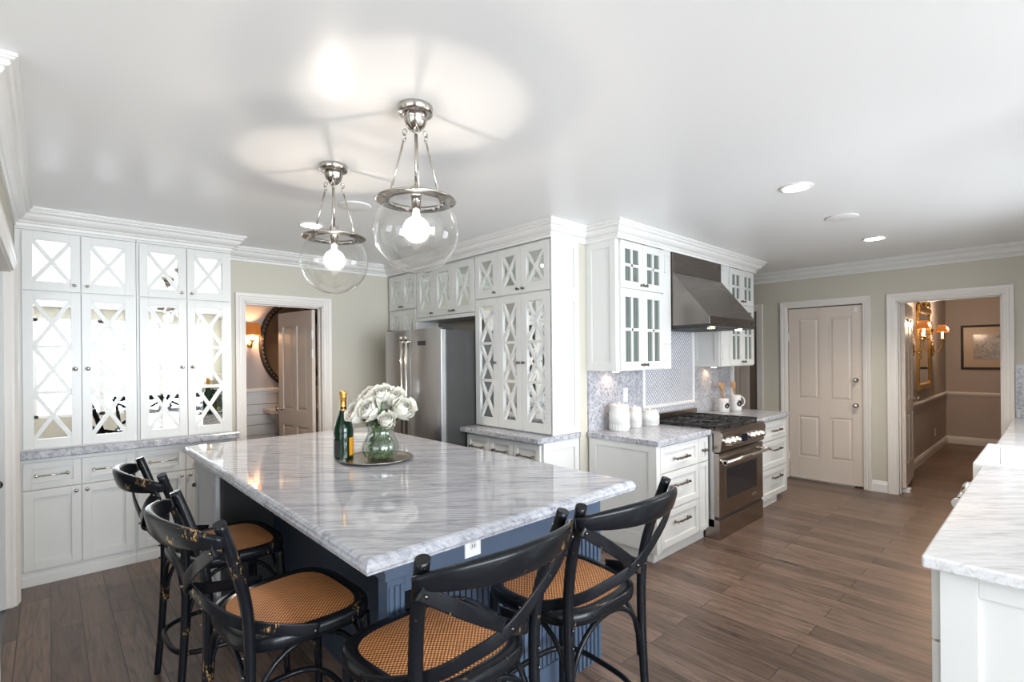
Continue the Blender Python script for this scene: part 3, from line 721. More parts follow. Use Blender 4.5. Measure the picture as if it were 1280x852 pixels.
# ---- range wall, front plane local y=0 -> world y
UY = 2.34
def glass_door(root, x0, x1, z0, z1, kn):
    d = shaker(x0, x1, z0, z1, .060, panel=False)
    gx0, gx1, gz0, gz1 = x0+.06, x1-.06, z0+.06, z1-.06
    cx, cz = (gx0+gx1)/2, (gz0+gz1)/2
    d.box(cx-.013, cx+.013, .001, .019, gz0, gz1).box(gx0, gx1, .001, .019, cz-.012, cz+.012)
    o = d.build('door', M['white'], root, .0015)
    B(gx0-.004, gx1+.004, .013, .017, gz0-.004, gz1+.004).build('glass_pane', M['stripeglass'], o)
    round_knob(*kn).build('knob', M['bronze'], o)
def upper(label, X0, X1, doors, filler, side):
    t = thing('wall_cabinet', label, 'cabinet', (0, UY, 0))
    B(X0, X1, .021, .318, 1.432, 2.487).build('body', M['white'], t, .0015)
    x0, x1 = doors; mid = (x0+x1)/2
    for a, b, k in ((x0, mid-.002, mid-.03), (mid+.002, x1, mid+.03)):
        glass_door(t, a, b, 1.445, 2.088, (k, 1.478, .014)); glass_door(t, a, b, 2.098, 2.475, (k, 2.135, .014))
    f = MB().box(filler[0], filler[1], .004, .021, 1.437, 2.487)
    fw = (filler[0]+.022, filler[1]-.022)
    for z0, z1 in ((1.50, 1.66), (2.28, 2.44)):
        f.box(fw[0], fw[1], -.002, .004, z0, z0+.01).box(fw[0], fw[1], -.002, .004, z1-.01, z1).box(fw[0], fw[0]+.01, -.002, .004, z0, z1).box(fw[1]-.01, fw[1], -.002, .004, z0, z1)
    f.build('filler_panel', M['white'], t, .001)
    for X, sg in ((X0, -1), (X1, 1)):
        s = MB(); a, b = (X-.012, X) if sg < 0 else (X, X+.012)
        s.box(a, b, .021, .075, 1.432, 2.487).box(a, b, .26, .318, 1.432, 2.487).box(a, b, .075, .26, 1.432, 1.50).box(a, b, .075, .26, 2.42, 2.487)
        s.build('side_panel', M['white'], t, .0015)
    return t
upper('white glass door wall cabinet left of the range hood', 3.302, 4.098, (3.335, 3.965), (3.97, 4.098), -1)
upper('white glass door wall cabinet right of the range hood', 5.085, 5.915, (5.29, 5.90), (5.085, 5.285), 1)
# hood: (y, z) profile
hd = thing('range_hood', 'large sloped stainless steel range hood between the wall cabinets', 'hood', (4.59, 2.655, 1.80))
f = lambda a, b, h: (h, a, b)
MB().prism([(0, .02), (-.66, .02), (-.66, .085), (-.325, .50), (0, .50)], f, -.476, .476).build('canopy', M['steelhood'], hd, .002)
B(-.476, .476, -.325, 0, .501, .684).build('chimney', M['steelhood'], hd, .002)
B(-.474, .474, -.655, 0, .0, .02).build('underside_rim', M['label'], hd)
m = MB()
for k in range(22): m.box(-.44+k*.04, -.42+k*.04, -.60, -.06, -.006, .0)
m.build('filter', M['castiron'], hd)
B(.38, .44, -.664, -.66, .040, .060).build('badge', M['label'], hd)
for sx in (-.28, .28):
    MB().lathe([(.03, -.012), (.03, -.006)], (sx, -.58, 0), 16).build('lamp_lens', M['puck'], hd)
# backsplash
struct('wall_backsplash_left', B(3.30, 4.10, 2.645, 2.66, .925, 1.432), M['speck'])
struct('wall_backsplash_right', B(5.085, 5.98, 2.645, 2.66, .925, 1.46), M['speck'])
struct('wall_backsplash_mosaic', B(4.10, 5.085, 2.648, 2.66, .925, 1.82), M['mosaic'])
FRM = [(0, 0), (0, .012), (.010, .018), (.026, .018), (.034, .008), (.034, 0)]
struct('trim_16', MB().sweep([(-a, b) for a, b in FRM], [(5.085, 1.045), (5.085, 1.84), (4.10, 1.84), (4.10, 1.045)], True, mp=lambda x, y, h: (x, 2.648-h, y)), M['trim'])
struct('trim_17', B(5.98, 6.02, 2.62, 2.665, 0, 2.485), M['trim'])
# base cabinets
BY = 2.012
t = thing('base_cabinet', 'white drawer base cabinet left of the steel range', 'cabinet', (0, BY, 0))
B(3.305, 4.105, .021, .63, .075, .882).box(3.32, 4.10, .045, .63, 0, .075).box(3.305, 3.345, .0, .021, .075, .882).build('body', M['white'], t, .0015)
for z0, z1, zp in ((.668, .865, .757), (.38, .660, .555), (.10, .372, .27)):
    s_drawer(t, 3.350, 3.935, z0, z1, (3.555, 3.745, zp), .05, True, M['bronze'])
s_door(t, 3.943, 4.10, .668, .865, None, .036); s_door(t, 3.943, 4.10, .10, .660, None, .036)
round_knob(4.005, .76, .014).build('knob', M['bronze'], t); round_knob(4.05, .76, .014).build('knob', M['bronze'], t)
s = MB().box(3.293, 3.305, .0, .07, .08, .882).box(3.293, 3.305, .56, .63, .08, .882).box(3.293, 3.305, .07, .56, .08, .20).box(3.293, 3.305, .07, .56, .83, .882)
s.build('side_panel', M['white'], t, .0015)
t = thing('base_cabinet', 'white three drawer base cabinet right of the steel range', 'cabinet', (0, BY, 0))
B(5.045, 5.93, .021, .63, .075, .882).box(5.05, 5.68, .022, .63, 0, .075).build('body', M['white'], t, .0015)
for z0, z1, zp in ((.668, .865, .764), (.38, .660, .565), (.08, .372, .278)):
    s_drawer(t, 5.235, 5.92, z0, z1, (5.51, 5.72, zp), .055, True, M['bronze'])
B(5.05, 5.230, .0, .021, .08, .882).build('filler_panel', M['white'], t)
for lab, a, b in (('grey marble countertop left of the range with three canisters', 3.275, 4.112), ('grey marble countertop right of the range', 5.038, 5.955)):
    o = B(a, b, 1.985, 2.645, .883, .925).build('countertop', M['speck'], None, .006); tag(o, lab, 'countertop')

# ---- range
rg = thing('gas_range', 'stainless steel gas range with six knobs and oven window', 'range', (4.118, 1.925, 0))
# local x 0..0.915, y 0 front
B(0, .915, .045, .70, .10, .895).build('body', M['steel'], rg, .002)
B(.0, .915, .0, .60, .0, .165).build('kick_panel', M['steelw'], rg, .002)
B(.004, .911, .012, .045, .165, .185).build('vent_slot', M['label'], rg)
d = B(0, .915, .0, .045, .19, .725).build('oven_door', M['steelw'], rg, .003)
B(.13, .76, -.003, .001, .325, .585).build('oven_window', M['ovenglass'], d)
MB().box(.115, .775, -.004, .0, .315, .325).box(.115, .775, -.004, 0, .585, .595).box(.115, .13, -.004, 0, .325, .585).box(.76, .775, -.004, 0, .325, .585).build('window_trim', M['steelw'], d)
h = MB().tube([(-.02, -.06, .66), (.935, -.06, .66)], .016, 14)
for x in (.03, .885): h.lathe([(.02, 0), (.014, -.06)], (x, 0, .66), 12, 'y')
for x in (-.02, .915): h.lathe([(.019, 0), (.019, .02)], (x, -.06, .66), 14, 'x')
h.build('handle', M['nickel'], d)
B(.66, .76, -.003, 0, .255, .275).build('badge', M['steel'], d)
cp = MB().prism([(0, .735), (-.012, .745), (-.03, .87), (-.02, .90), (.06, .90), (.06, .735)], lambda a, b, h: (h, a, b), 0, .915).build('control_panel', M['steelw'], rg, .002)
B(.41, .50, -.030, -.01, .785, .85).build('display', mat('display_glass', (.01, .015, .03), .08), cp)
for k, x in enumerate((.09, .19, .29, .60, .70, .80)):
    kb = MB().lathe([(.030, 0), (.030, -.006), (.024, -.008), (.022, -.035), (.016, -.042), (.001, -.043)], (x, -.022, .815), 18, 'y').box(x-.004, x+.004, -.068, -.03, .795, .835)
    kb.build('knob', M['nickel'], cp)
B(0, .915, -.015, .66, .896, .915).build('cooktop', M['steelw'], rg, .003)
B(.0, .915, .66, .715, .90, 1.0).build('back_guard', M['steelw'], rg, .003)
for k in range(3):
    x0 = .02+k*.2925; gr = MB()
    for y in (.04, .335, .63): gr.box(x0, x0+.288, y, y+.012, .935, .950)
    for x in (x0, x0+.276): gr.box(x, x+.012, .04, .642, .935, .952)
    for yc in (.19, .49):
        gr.tube([(x0+.144+.035*cos(2*pi*a/16), yc+.035*sin(2*pi*a/16), .944) for a in range(16)], .006, 6, True)
        for a in range(8):
            q = a*pi/4; L = .144 if a % 2 == 0 else .19
            gr.tube([(x0+.144+.033*cos(q), yc+.033*sin(q), .944), (x0+.144+min(.14, L*abs(cos(q)))*(1 if cos(q) > 0 else -1), yc+min(.145, L*abs(sin(q)))*(1 if sin(q) > 0 else -1), .944)], .006, 6)
    for x in (x0, x0+.276):
        for y in (.045, .335, .62): gr.box(x, x+.012, y, y+.012, .914, .937)
    gr.build('grate', M['castiron'], rg)
    for yc in (.19, .49):
        MB().lathe([(.05, .915), (.05, .925), (.032, .927), (.032, .936), (.001, .937)], (x0+.144, yc, 0), 18).build('burner', M['castiron'], rg)

# ---- right counter
t = thing('base_cabinet', 'white panelled base cabinet end at the near right counter', 'cabinet', (0, 0, 0))
B(2.05, 3.28, -.36, .255, .09, .882).box(2.09, 3.28, -.36, .20, 0, .09).build('body', M['white'], t, .0015)
m = MB().box(2.038, 2.05, .165, .255, .0, .882).box(2.038, 2.05, -.36, -.28, .0, .882).box(2.038, 2.05, -.28, .165, .82, .882).box(2.038, 2.05, -.28, .165, 0, .12)
m.build('end_panel', M['white'], t, .002)
for x0, x1 in ((2.065, 2.665), (2.675, 3.275)):
    for z0, z1 in ((.645, .865), (.375, .637), (.10, .367)):
        d = MB().box(x0, x1, .256, .278, z0, z1).build('drawer', M['white'], t, .002)
dw = thing('dishwasher', 'panelled dishwasher with chunky nickel handle beside the sink', 'dishwasher', (3.29, 0, 0))
B(0, .595, -.34, .255, .09, .88).box(.02, .575, -.3, .2, 0, .09).build('body', M['white'], dw)
d = B(.003, .592, .256, .282, .10, .872).build('door', M['white'], dw, .002)
h = MB().tube([(.07, .345, .80), (.52, .345, .80)], .019, 14)
for x in (.07, .52): h.lathe([(.025, -.022), (.025, .022)], (x, .345, .80), 16, 'x').tube([(x, .28, .80), (x, .345, .80)], .012)
h.build('handle', M['nickel'], d)
t = thing('base_cabinet', 'white base cabinet under the apron sink', 'cabinet', (0, 0, 0))
B(3.895, 4.775, -.36, .255, .09, .64).box(3.9, 4.77, -.36, .2, 0, .09).build('body', M['white'], t)
for a, b, k in ((3.90, 4.333, 4.29), (4.337, 4.77, 4.38)):
    d = shaker(a, b, .10, .63); d.xf(lambda x, y, z: (x, .275-y, z)); o = d.build('door', M['white'], t, .0015)
t = thing('base_cabinet', 'white base cabinet at the far end of the sink counter', 'cabinet', (0, 0, 0))
B(4.785, 6.86, -.36, .255, .09, .882).box(4.79, 6.86, -.36, .2, 0, .09).build('body', M['white'], t)
for k in range(4):
    d = shaker(4.80+k*.512, 5.305+k*.512, .10, .872); d.xf(lambda x, y, z: (x, .275-y, z)); d.build('door', M['white'], t, .0015)
m = MB().box(2.003, 3.885, -.368, .294, .883, .922).box(4.77, 6.868, -.368, .294, .883, .922).box(3.885, 4.77, -.368, -.22, .883, .922)
o = m.build('countertop', M['marble2'], None, .007); tag(o, 'long white marble countertop with sink along the right side', 'countertop')
m = MB().box(3.89, 4.765, .27, .335, .66, .928).box(3.89, 4.765, -.215, -.18, .68, .924).box(3.89, 3.925, -.18, .27, .68, .926).box(4.73, 4.765, -.18, .27, .68, .926).box(3.925, 4.73, -.18, .27, .66, .70)
o = m.build('apron_sink', M['porcelain'], None, .010); tag(o, 'white apron front sink set into the right marble counter', 'sink')
struct('wall_backsplash_side', B(6.855, 6.87, -.365, .281, .924, 1.44), M['speck'])

# ================================================================== ISLAND
isl = thing('kitchen_island', 'large navy kitchen island beneath the marble slab', 'island', (0, 0, 0))
B(1.08, 2.08, 1.68, 4.22, .0, .884).build('body', M['navy'], isl, .002)
# front face with beadboard
m = MB().box(.95, 2.10, 1.62, 1.68, .70, .884)
for k in range(34): m.box(1.10+k*.0295, 1.10+k*.0295+.022, 1.638, 1.68, .10, .70)
m.box(1.08, 2.10, 1.63, 1.68, 0, .10)
m.build('front_panel', M['islandlit'], isl, .002)
m = MB().box(1.80, 2.10, 1.612, 1.68, 0, .884)
for k in range(9): m.box(1.815+k*.031, 1.815+k*.031+.018, 1.60, 1.613, .0, .70)
m.build('fluted_post', M['islandlit'], isl, .003)
m = MB().box(.854, .96, 1.592, 1.70, .80, .884).box(.862, .955, 1.60, 1.69, .765, .80).box(.875, .945, 1.61, 1.68, 0, .765)
for k in range(3): m.box(.880+k*.022, .892+k*.022, 1.602, 1.611, .12, .74)
m.build('corner_post', M['islandlit'], isl, .003)
# far end cabinet facing the stools
B(.79, 1.08, 3.58, 4.22, .0, .884).build('end_cabinet', M['panelgrey'], isl, .002)
d = MB()
for a, b, c_, e_ in ((3.60, 3.66, .06, .84), (4.14, 4.21, .06, .84), (3.66, 4.14, .06, .13), (3.66, 4.14, .77, .84)): d.box(.768, .79, a, b, c_, e_)
d.box(.778, .79, 3.66, 4.14, .13, .77).box(.772, .79, 3.70, 4.10, .17, .73)
d.build('door', M['panelgrey'], isl, .004)
B(.79, 1.08, 3.50, 3.58, .0, .884).build('side_panel', M['dark'], isl)  # near-black colour paints in the shade of the knee recess
MB().sphere((.76, 4.19, .66), .015, 12, 8).tube([(.768, 4.19, .66), (.76, 4.19, .66)], .006).build('knob', M['bronze'], isl)
o = B(1.222, 1.302, 1.613, 1.62, .745, .86)
for z in (.775, .82):
    pass
o = o.build('outlet', M['plate'], isl, .001)
for z in (.775, .82):
    sk_ = B(1.247, 1.277, 1.610, 1.613, z, z+.028).build('socket', M['ceramic'], o)
    B(1.254, 1.257, 1.609, 1.6105, z+.008, z+.02).box(1.266, 1.269, 1.609, 1.6105, z+.008, z+.02).build('slot', M['label'], o)
# slab with ogee edge
prof = [(0, .884), (0, .893), (-.004, .896), (-.004, .905), (.0, .908), (.002, .918), (.010, .927), (.020, .931)]
def ring(off): return [(.712+off, 1.435+off), (2.150-off, 1.435+off), (2.150-off, 4.275-off), (.712+off, 4.275-off)]
m = MB(); vs = []; n = len(prof)
for off, z in prof:
    cs = ring(off); rr = .012
    vs += [(x, y, z) for x, y in cs]
fs = [(i*4+k, i*4+(k+1) % 4, (i+1)*4+(k+1) % 4, (i+1)*4+k) for i in range(n-1) for k in range(4)]
fs += [(0, 1, 2, 3), tuple((n-1)*4+k for k in range(4))]
o = m.add(vs, fs).build('island_countertop', M['marble'], None, .003); tag(o, 'thick grey veined marble slab on top of the navy island', 'countertop')

# ---- things on the island
bt = thing('champagne_bottle', 'dark green champagne bottle with gold foil neck on the island', 'bottle', (1.345, 3.01, .931))
MB().lathe([(.001, 0), (.050, 0), (.057, .006), (.058, .02), (.058, .17), (.055, .20), (.045, .235), (.032, .27), (.022, .30), (.0185, .33), (.0185, .345)], (0, 0, 0), 32).build('glass_body', M['bottle'], bt)
MB().lathe([(.0275, .275), (.0225, .298), (.0195, .32), (.0185, .345), (.0185, .375), (.023, .38), (.023, .388), (.018, .392), (.024, .40), (.024, .412), (.017, .419), (.001, .42)], (0, 0, 0), 24).build('gold_foil', M['foil'], bt)
MB().lathe([(.0335, .262), (.0285, .278), (.0225, .298)], (0, 0, 0), 24, cap=False).build('neck_band', M['orange'], bt)
m = MB(); a0, a1 = radians(-72), radians(-8)
def arcpatch(m, r, a0, a1, z0, z1, n=12):
    vs = [(r*cos(a0+(a1-a0)*k/n), r*sin(a0+(a1-a0)*k/n), z) for z in (z0, z1) for k in range(n+1)]
    m.add(vs, [(k, k+1, n+2+k, n+1+k) for k in range(n)], True)
arcpatch(m, .0588, radians(-80), radians(5), .025, .135); m.build('front_label', M['orange'], bt)
m = MB(); arcpatch(m, .0588, radians(-215), radians(-140), .02, .12); m.build('back_label', M['label'], bt)
tr = MB().lathe([(.001, 0), (.15, 0), (.195, .006), (.213, .014), (.218, .016), (.214, .019), (.195, .011), (.15, .005), (.001, .005)], (1.475, 2.83, .931), 48, cap=False)
tr.sphere((1.475, 2.83, .931), .001, 4, 3)
o = tr.build('tray', M['silver'], None); tag(o, 'round silver tray under the flower vase', 'tray')
VX, VY, VZ = 1.485, 2.80, .937
vs_ = thing('vase', 'clear glass vase of white roses standing on the silver tray', 'vase', (VX, VY, VZ))
out = [(.050, 0), (.085, .004), (.103, .03), (.113, .07), (.108, .10), (.088, .135), (.076, .165), (.078, .19), (.086, .22), (.092, .24)]
inn = [(r-.003, z) for r, z in out[::-1]]; inn[-1] = (.04, .008)
MB().lathe(out+inn+[(.001, .008)], (0, 0, 0), 32, cap=False).build('glass_body', M['vaseglass'], vs_)
MB().lathe([(.001, .009), (.078, .010), (.099, .03), (.109, .07), (.104, .10), (.088, .128), (.001, .128)], (0, 0, 0), 32, cap=False).build('water', m_thin_glass('vase_water', (.90, .94, .90), .05), vs_)
# loose greenery under water
_r = random.Random(3); gm_ = MB()
for k in range(34):
    a = _r.uniform(0, 2*pi); b = a+_r.uniform(1.8, 4.2); r0 = _r.uniform(.02, .085); r1 = _r.uniform(.02, .06)
    gm_.tube([(r0*cos(a), r0*sin(a), .014), (.5*(r0*cos(a)+r1*cos(b)), .5*(r0*sin(a)+r1*sin(b)), .09), (r1*cos(b), r1*sin(b), .19)], .0032, 5)
gm_.build('cut_stems', M['stem'], vs_, kind='stuff')
# roses
def rose_mesh(R, seed):
    rnd = random.Random(seed); m = MB(); N = 30
    for i in range(N):
        u = i/(N-1); ang = i*2.399963+rnd.uniform(-.2, .2); rs = R*(.12+.84*u); n = 6
        span = radians(68-26*u); top = radians(82-52*u**1.2); bot = radians(-75)
        vs = []
        for a in range(n+1):
            s_ = a/n; el = bot+(top-bot)*s_
            for b in range(n+1):
                q = (b/n-.5)*2; az = ang+q*span*(1-.25*s_)
                e2 = el-.28*q*q*s_; rr = rs*(1+.34*u*max(0, s_-.62)/.38*max(0, s_-.62)/.38+.06*q*q)
                rr *= 1+.035*rnd.uniform(-1, 1)*s_
                vs.append((rr*cos(e2)*cos(az), rr*cos(e2)*sin(az), rr*sin(e2)*.88+(1-u)*R*.20))
        fs = [(a*(n+1)+b, a*(n+1)+b+1, (a+1)*(n+1)+b+1, (a+1)*(n+1)+b) for a in range(n) for b in range(n)]
        m.add(vs, fs, True)
    return m
def leafm(m, p, d, L, Wd):
    p = Vector(p); d = Vector(d).normalized(); s_ = d.cross(Vector((0, 0, 1))).normalized(); up = s_.cross(d)
    vs = []
    for k in range(6):
        u = k/5; w_ = Wd*sin(pi*min(1, u*.9+.05))*.5; c_ = p+d*L*u-up*(L*.25*u*u)
        vs += [c_-s_*w_+up*w_*.25, c_, c_+s_*w_+up*w_*.25]
    fs = [(k*3+j, k*3+j+1, (k+1)*3+j+1, (k+1)*3+j) for k in range(5) for j in (0, 1)]; m.add(vs, fs, True)
# image-right = (.735,-.678); image-depth = (.678,.735)
def vp(a, dpt, z): return (a*.735+dpt*.678, -a*.678+dpt*.735, z)
roses = [(-.145, -.03, .315, .075, 'far left white rose leaning over the champagne bottle'),
 (-.045, -.085, .335, .078, 'white rose at front left centre of the vase bouquet'),
 (-.095, .06, .405, .062, 'white rose at upper left of the vase bouquet'),
 (.012, .0, .425, .062, 'topmost white rose in the centre of the bouquet'),
 (.085, .02, .400, .070, 'white rose at upper right of the vase bouquet'),
 (.155, -.03, .335, .078, 'far right large white rose in the vase bouquet'),
 (.075, -.12, .275, .058, 'lowest white rose facing the camera on the right of the vase'),
 (-.02, .10, .36, .065, 'white rose hidden at the back centre of the bouquet'),
 (.12, .12, .34, .062, 'white rose at the back right of the bouquet'),
 (-.14, .11, .33, .060, 'white rose at the back left of the bouquet')]
_lv = MB(); _r = random.Random(5)
for i, (a, dpt, z, R, lab) in enumerate(roses):
    a *= .93; z = z-.028; R *= .90
    p = Vector(vp(a, dpt, z)); ax = Vector(vp(a*1.5, dpt*1.0-.20, .10+.25*(z-.30))); ax.normalize()
    t = thing('rose', lab, 'rose', (VX+p.x, VY+p.y, VZ+z), 0, 'white roses in the vase')
    q = Vector((0, 0, 1)).rotation_difference((ax+Vector((0, 0, .25))).normalized()).to_matrix()
    rm = rose_mesh(R, i); rm.xf(lambda x, y, z_: q@Vector((x, y, z_))); rm.build('bloom', M['petal'], t)
    ph = 2.4*i; foot = Vector((.07*cos(ph), .07*sin(ph), .02)); nk = Vector((p.x*.30, p.y*.30, .19))
    st = MB().tube([foot-p, nk-p, (nk*.4+p*.6)-p+Vector((0, 0, -.01)), Vector((0, 0, 0))-ax*R*.3], .0045, 6); st.build('stem', M['stem'], t)
    lf = MB()
    for k in range(4):
        a2 = ph+k*1.6; b0 = (nk*.5+p*.5)-p; leafm(lf, b0, (cos(a2), sin(a2), .15), .075, .042)
    for k in range(4):
        a2 = ph*1.3+k*2.1; leafm(lf, nk*.8-p+Vector((0, 0, -.02-.03*k)), (cos(a2), sin(a2), -.4), .055, .034)
    for k in range(3):
        a2 = ph*.7+k*2.3; leafm(lf, nk-p+Vector((0, 0, .03+.025*k)), (cos(a2), sin(a2), .1), .085, .05)
    lf.build('leaf', M['leaf'], t, kind='stuff') if False else lf.build('foliage', M['leaf'], t)

t = thing('wine_glass', 'clear stemmed glass standing behind the rose vase', 'glass', (1.87, 3.93, .931))
MB().lathe([(.001, 0), (.045, .001), (.040, .004), (.008, .010), (.004, .02), (.004, .10), (.010, .112), (.032, .135), (.042, .165), (.040, .21), (.036, .235), (.034, .235), (.038, .21), (.040, .165), (.030, .137), (.001, .115)], (0, 0, 0), 28, cap=False).build('glass_body', M['crystal'], t)
t = thing('decanter', 'clear crystal decanter with pointed stopper behind the champagne bottle', 'decanter', (1.76, 3.86, .931))
MB().lathe([(.001, 0), (.05, .002), (.052, .02), (.054, .12), (.048, .16), (.022, .20), (.018, .24), (.026, .25)], (0, 0, 0), 28, cap=False).build('glass_body', M['crystal'], t)
MB().lathe([(.012, .235), (.018, .252), (.008, .262), (.026, .285), (.010, .305), (.006, .315), (.012, .325), (.001, .345)], (0, 0, 0), 20).build('stopper', M['crystal'], t)
o = B(-.085, .085, -.06, .06, 0, .012).box(-.078, .078, -.054, .054, .012, .05).build('butter_dish', M['ceramic'], None, .006); o.location = (1.74, 3.58, .931); o.rotation_euler = (0, 0, radians(-43)); tag(o, 'small white dish on the island behind the vase', 'dish')

for k in range(30):
    a = _r.uniform(0, 2*pi); zz = _r.uniform(.02, .24); rr = .055 if zz < .15 else .06
    leafm(_lv, (rr*.6*cos(a), rr*.6*sin(a), zz), (cos(a+_r.uniform(-1, 1)), sin(a+_r.uniform(-1, 1)), _r.uniform(-.5, .5)), _r.uniform(.035, .05), _r.uniform(.022, .034))
_lv.build('loose_leaves', M['leaf'], vs_, kind='stuff')

# ================================================================== COUNTER THINGS
def canister(label, x, y, r, h):
    t = thing('canister', label, 'canister', (x, y, .925), 0, 'white ribbed canisters by the range')
    m = MB().lathe([(.001, 0), (r*.92, 0), (r*.97, .012), (r*.97, h*.30), (r*1.0, h*.31), (r*1.0, h*.74), (r*.95, h*.77), (r*.93, h*.80), (r*.93, h*.97), (r*.90, h), (.001, h)], (0, 0, 0), 36)
    for k in range(22): a = 2*pi*k/22; m.tube([(r*.955*cos(a), r*.955*sin(a), .018), (r*.955*cos(a), r*.955*sin(a), h*.28)], r*.05, 6)
    m.build('jar', M['ceramic'], t)
    l = MB().lathe([(.001, h), (r*.95, h), (r*.93, h+.008), (.001, h+.012)], (0, 0, 0), 30)
    for k in range(9): a = 2*pi*k/9; l.sphere((r*.6*cos(a), r*.6*sin(a), h+.008), r*.22, 8, 6, (1, 1, .5))
    l.sphere((0, 0, h+.018), .014, 10, 8); l.build('lid', M['ceramic'], t)
    return t
canister('tallest white ribbed canister on the counter left of the range', 3.545, 2.515, .088, .205)
canister('middle sized narrow white ribbed canister on the counter', 3.795, 2.53, .062, .165)
canister('short wide white ribbed canister next to the range', 4.01, 2.52, .090, .125)
def pitcher(label, x, y, r, h, handle):
    t = thing('utensil_pitcher', label, 'pitcher', (x, y, .925), 0, 'white utensil pitchers with spirals')
    out = [(.001, 0), (r*.95, 0), (r, .01), (r*.97, h*.35), (r*.86, h*.7), (r*.90, h), (r*.85, h), (r*.81, h*.7), (r*.9, h*.3), (.001, .012)]
    MB().lathe(out, (0, 0, 0), 28, cap=False).build('jug', M['ceramic'], t)
    sp_ = []; ca = radians(-118)
    for k in range(34):
        q = k/33*4.6*pi; rr = r*.12+r*.40*k/33; u = rr*cos(q); v = rr*sin(q); aa = ca+u/r
        sp_.append(((r*.99)*cos(aa), (r*.99)*sin(aa), h*.48+v))
    MB().tube(sp_, .0045, 6).build('spiral_motif', M['ink'], t)
    if handle:
        hp = []
        for k in range(9):
            a = -pi*.45+pi*.9*k/8; hp.append(vp(r*.85+r*.75*cos(a), 0, h*.58+h*.30*sin(a)))
        MB().tube(hp, .008, 8, False, .7).build('handle', M['ceramic'], t)
    return t
pitcher('white utensil pitcher with spiral, nearer the range', 5.47, 2.50, .058, .150, False)
pitcher('larger white pitcher with spiral and looped handle', 5.68, 2.46, .064, .180, True)
def spoon(label, x, y, z, dx, dy, L, kind):
    t = thing('wooden_spoon' if kind else 'spatula', label, 'spoon' if kind else 'spatula', (x, y, z), 0, 'wooden utensils in the pitchers')
    e = Vector((dx, dy, 1)).normalized()*L
    MB().tube([(0, 0, 0), e*.8], [.005, .006], 8).build('handle', M['wood'], t)
    m = MB(); c = e*.9
    if kind: m.sphere(c, .5, 12, 8, (.045, .030, .075))
    else: m.add([tuple(e*.75+Vector(vp(s*.012, o, 0))) for o in (-.004, .004) for s in (-1, 1)]+[tuple(e*1.02+Vector(vp(s*.03, o, 0))) for o in (-.004, .004) for s in (-1, 1)], [(0, 1, 3, 2), (4, 6, 7, 5), (0, 4, 5, 1), (2, 3, 7, 6), (0, 2, 6, 4), (1, 5, 7, 3)])
    m.build('bowl' if kind else 'blade', M['wood'], t)
for i, (a, b, k, lab) in enumerate(((-.14, .03, 1, 'wooden spoon leaning far left in the smaller pitcher'), (-.07, .0, 0, 'flat wooden spatula in the middle of the smaller pitcher'), (-.03, .08, 1, 'wooden spoon at the back of the smaller pitcher'))):
    v = vp(a*2, b, 0); w_ = vp(-a*.2, 0, 0); spoon(lab, 5.47+w_[0], 2.50+w_[1], .94, v[0]*.8, v[1]*.8, .32-.02*i, k)
for i, (a, b, k, lab) in enumerate(((-.16, .02, 1, 'wooden spoon leaning left in the larger handled pitcher'), (-.08, .05, 0, 'flat wooden spatula in the larger handled pitcher'))):
    v = vp(a*2, b, 0); w_ = vp(-a*.2, 0, 0); spoon(lab, 5.68+w_[0], 2.46+w_[1], .945, v[0]*.8, v[1]*.8, .32-.02*i, k)
m = B(3.79, 3.85, 2.638, 2.645, 1.14, 1.265)
o = m.build('wall_outlet', M['plate'], None, .0015); tag(o, 'white outlet on the marble backsplash behind the canisters', 'outlet')
for z in (1.165, 1.215): B(3.806, 3.834, 2.635, 2.638, z, z+.028).build('socket', M['label'] if False else M['ceramic'], o)
# under-cabinet lamps
for lab, x in (('small round lamp under the left glass wall cabinet', 3.55), ('small round lamp under the right glass wall cabinet', 5.35)):
    t = thing('puck_light', lab, 'lamp', (x, 2.55, 1.432), 0, 'under cabinet puck lights')
    MB().lathe([(.035, 0), (.035, -.012), (.028, -.014)], (0, 0, 0), 20).build('housing', M['nickel'], t)
    MB().lathe([(.027, -.0145), (.027, -.016)], (0, 0, 0), 20).build('lens', M['puck'], t)
    l = bpy.data.lights.new('puck', 'SPOT'); l.energy = 0.8; l.color = (1, .70, .42); l.spot_size = radians(130); l.spot_blend = .6; l.shadow_soft_size = .025
    lo = bpy.data.objects.new('puck', l); COL.objects.link(lo); lo.location = (x, 2.58, 1.405); lo.rotation_euler = (radians(12), 0, 0)

# ================================================================== CEILING LIGHTS
def recessed(label, x, y):
    t = thing('recessed_light', label, 'light', (x, y, ZC), 0, 'recessed ceiling lights')
    MB().lathe([(.075, -.001), (.098, -.001), (.096, -.006), (.078, -.008)], (0, 0, 0), 32, cap=False).build('trim_ring', M['trim'], t)
    MB().lathe([(.001, -.002), (.076, -.003), (.076, -.001), (.001, -.001)], (0, 0, 0), 32, cap=False).build('lens', M['can'], t)
    l = bpy.data.lights.new('recessed', 'SPOT'); l.energy = 70; l.color = (1, .88, .74); l.spot_size = radians(125); l.spot_blend = .7; l.shadow_soft_size = .07
    lo = bpy.data.objects.new('recessed', l); COL.objects.link(lo); lo.location = (x, y, ZC-.02)
recessed('lit recessed ceiling light nearest above the range side, larger in view', 3.476, 1.114)
recessed('lit recessed ceiling light closer to the doors on the right', 5.56, 1.13)
recessed('lit recessed ceiling light beyond the pendants near the bathroom', 1.53, 3.98)
o = MB().lathe([(.001, 0), (.11, 0), (.11, -.006), (.10, -.010), (.001, -.010)], (4.494, 1.121, ZC-.001), 36).build('ceiling_speaker', M['plate'], None); tag(o, 'flat white round ceiling speaker between two recessed lights', 'speaker')
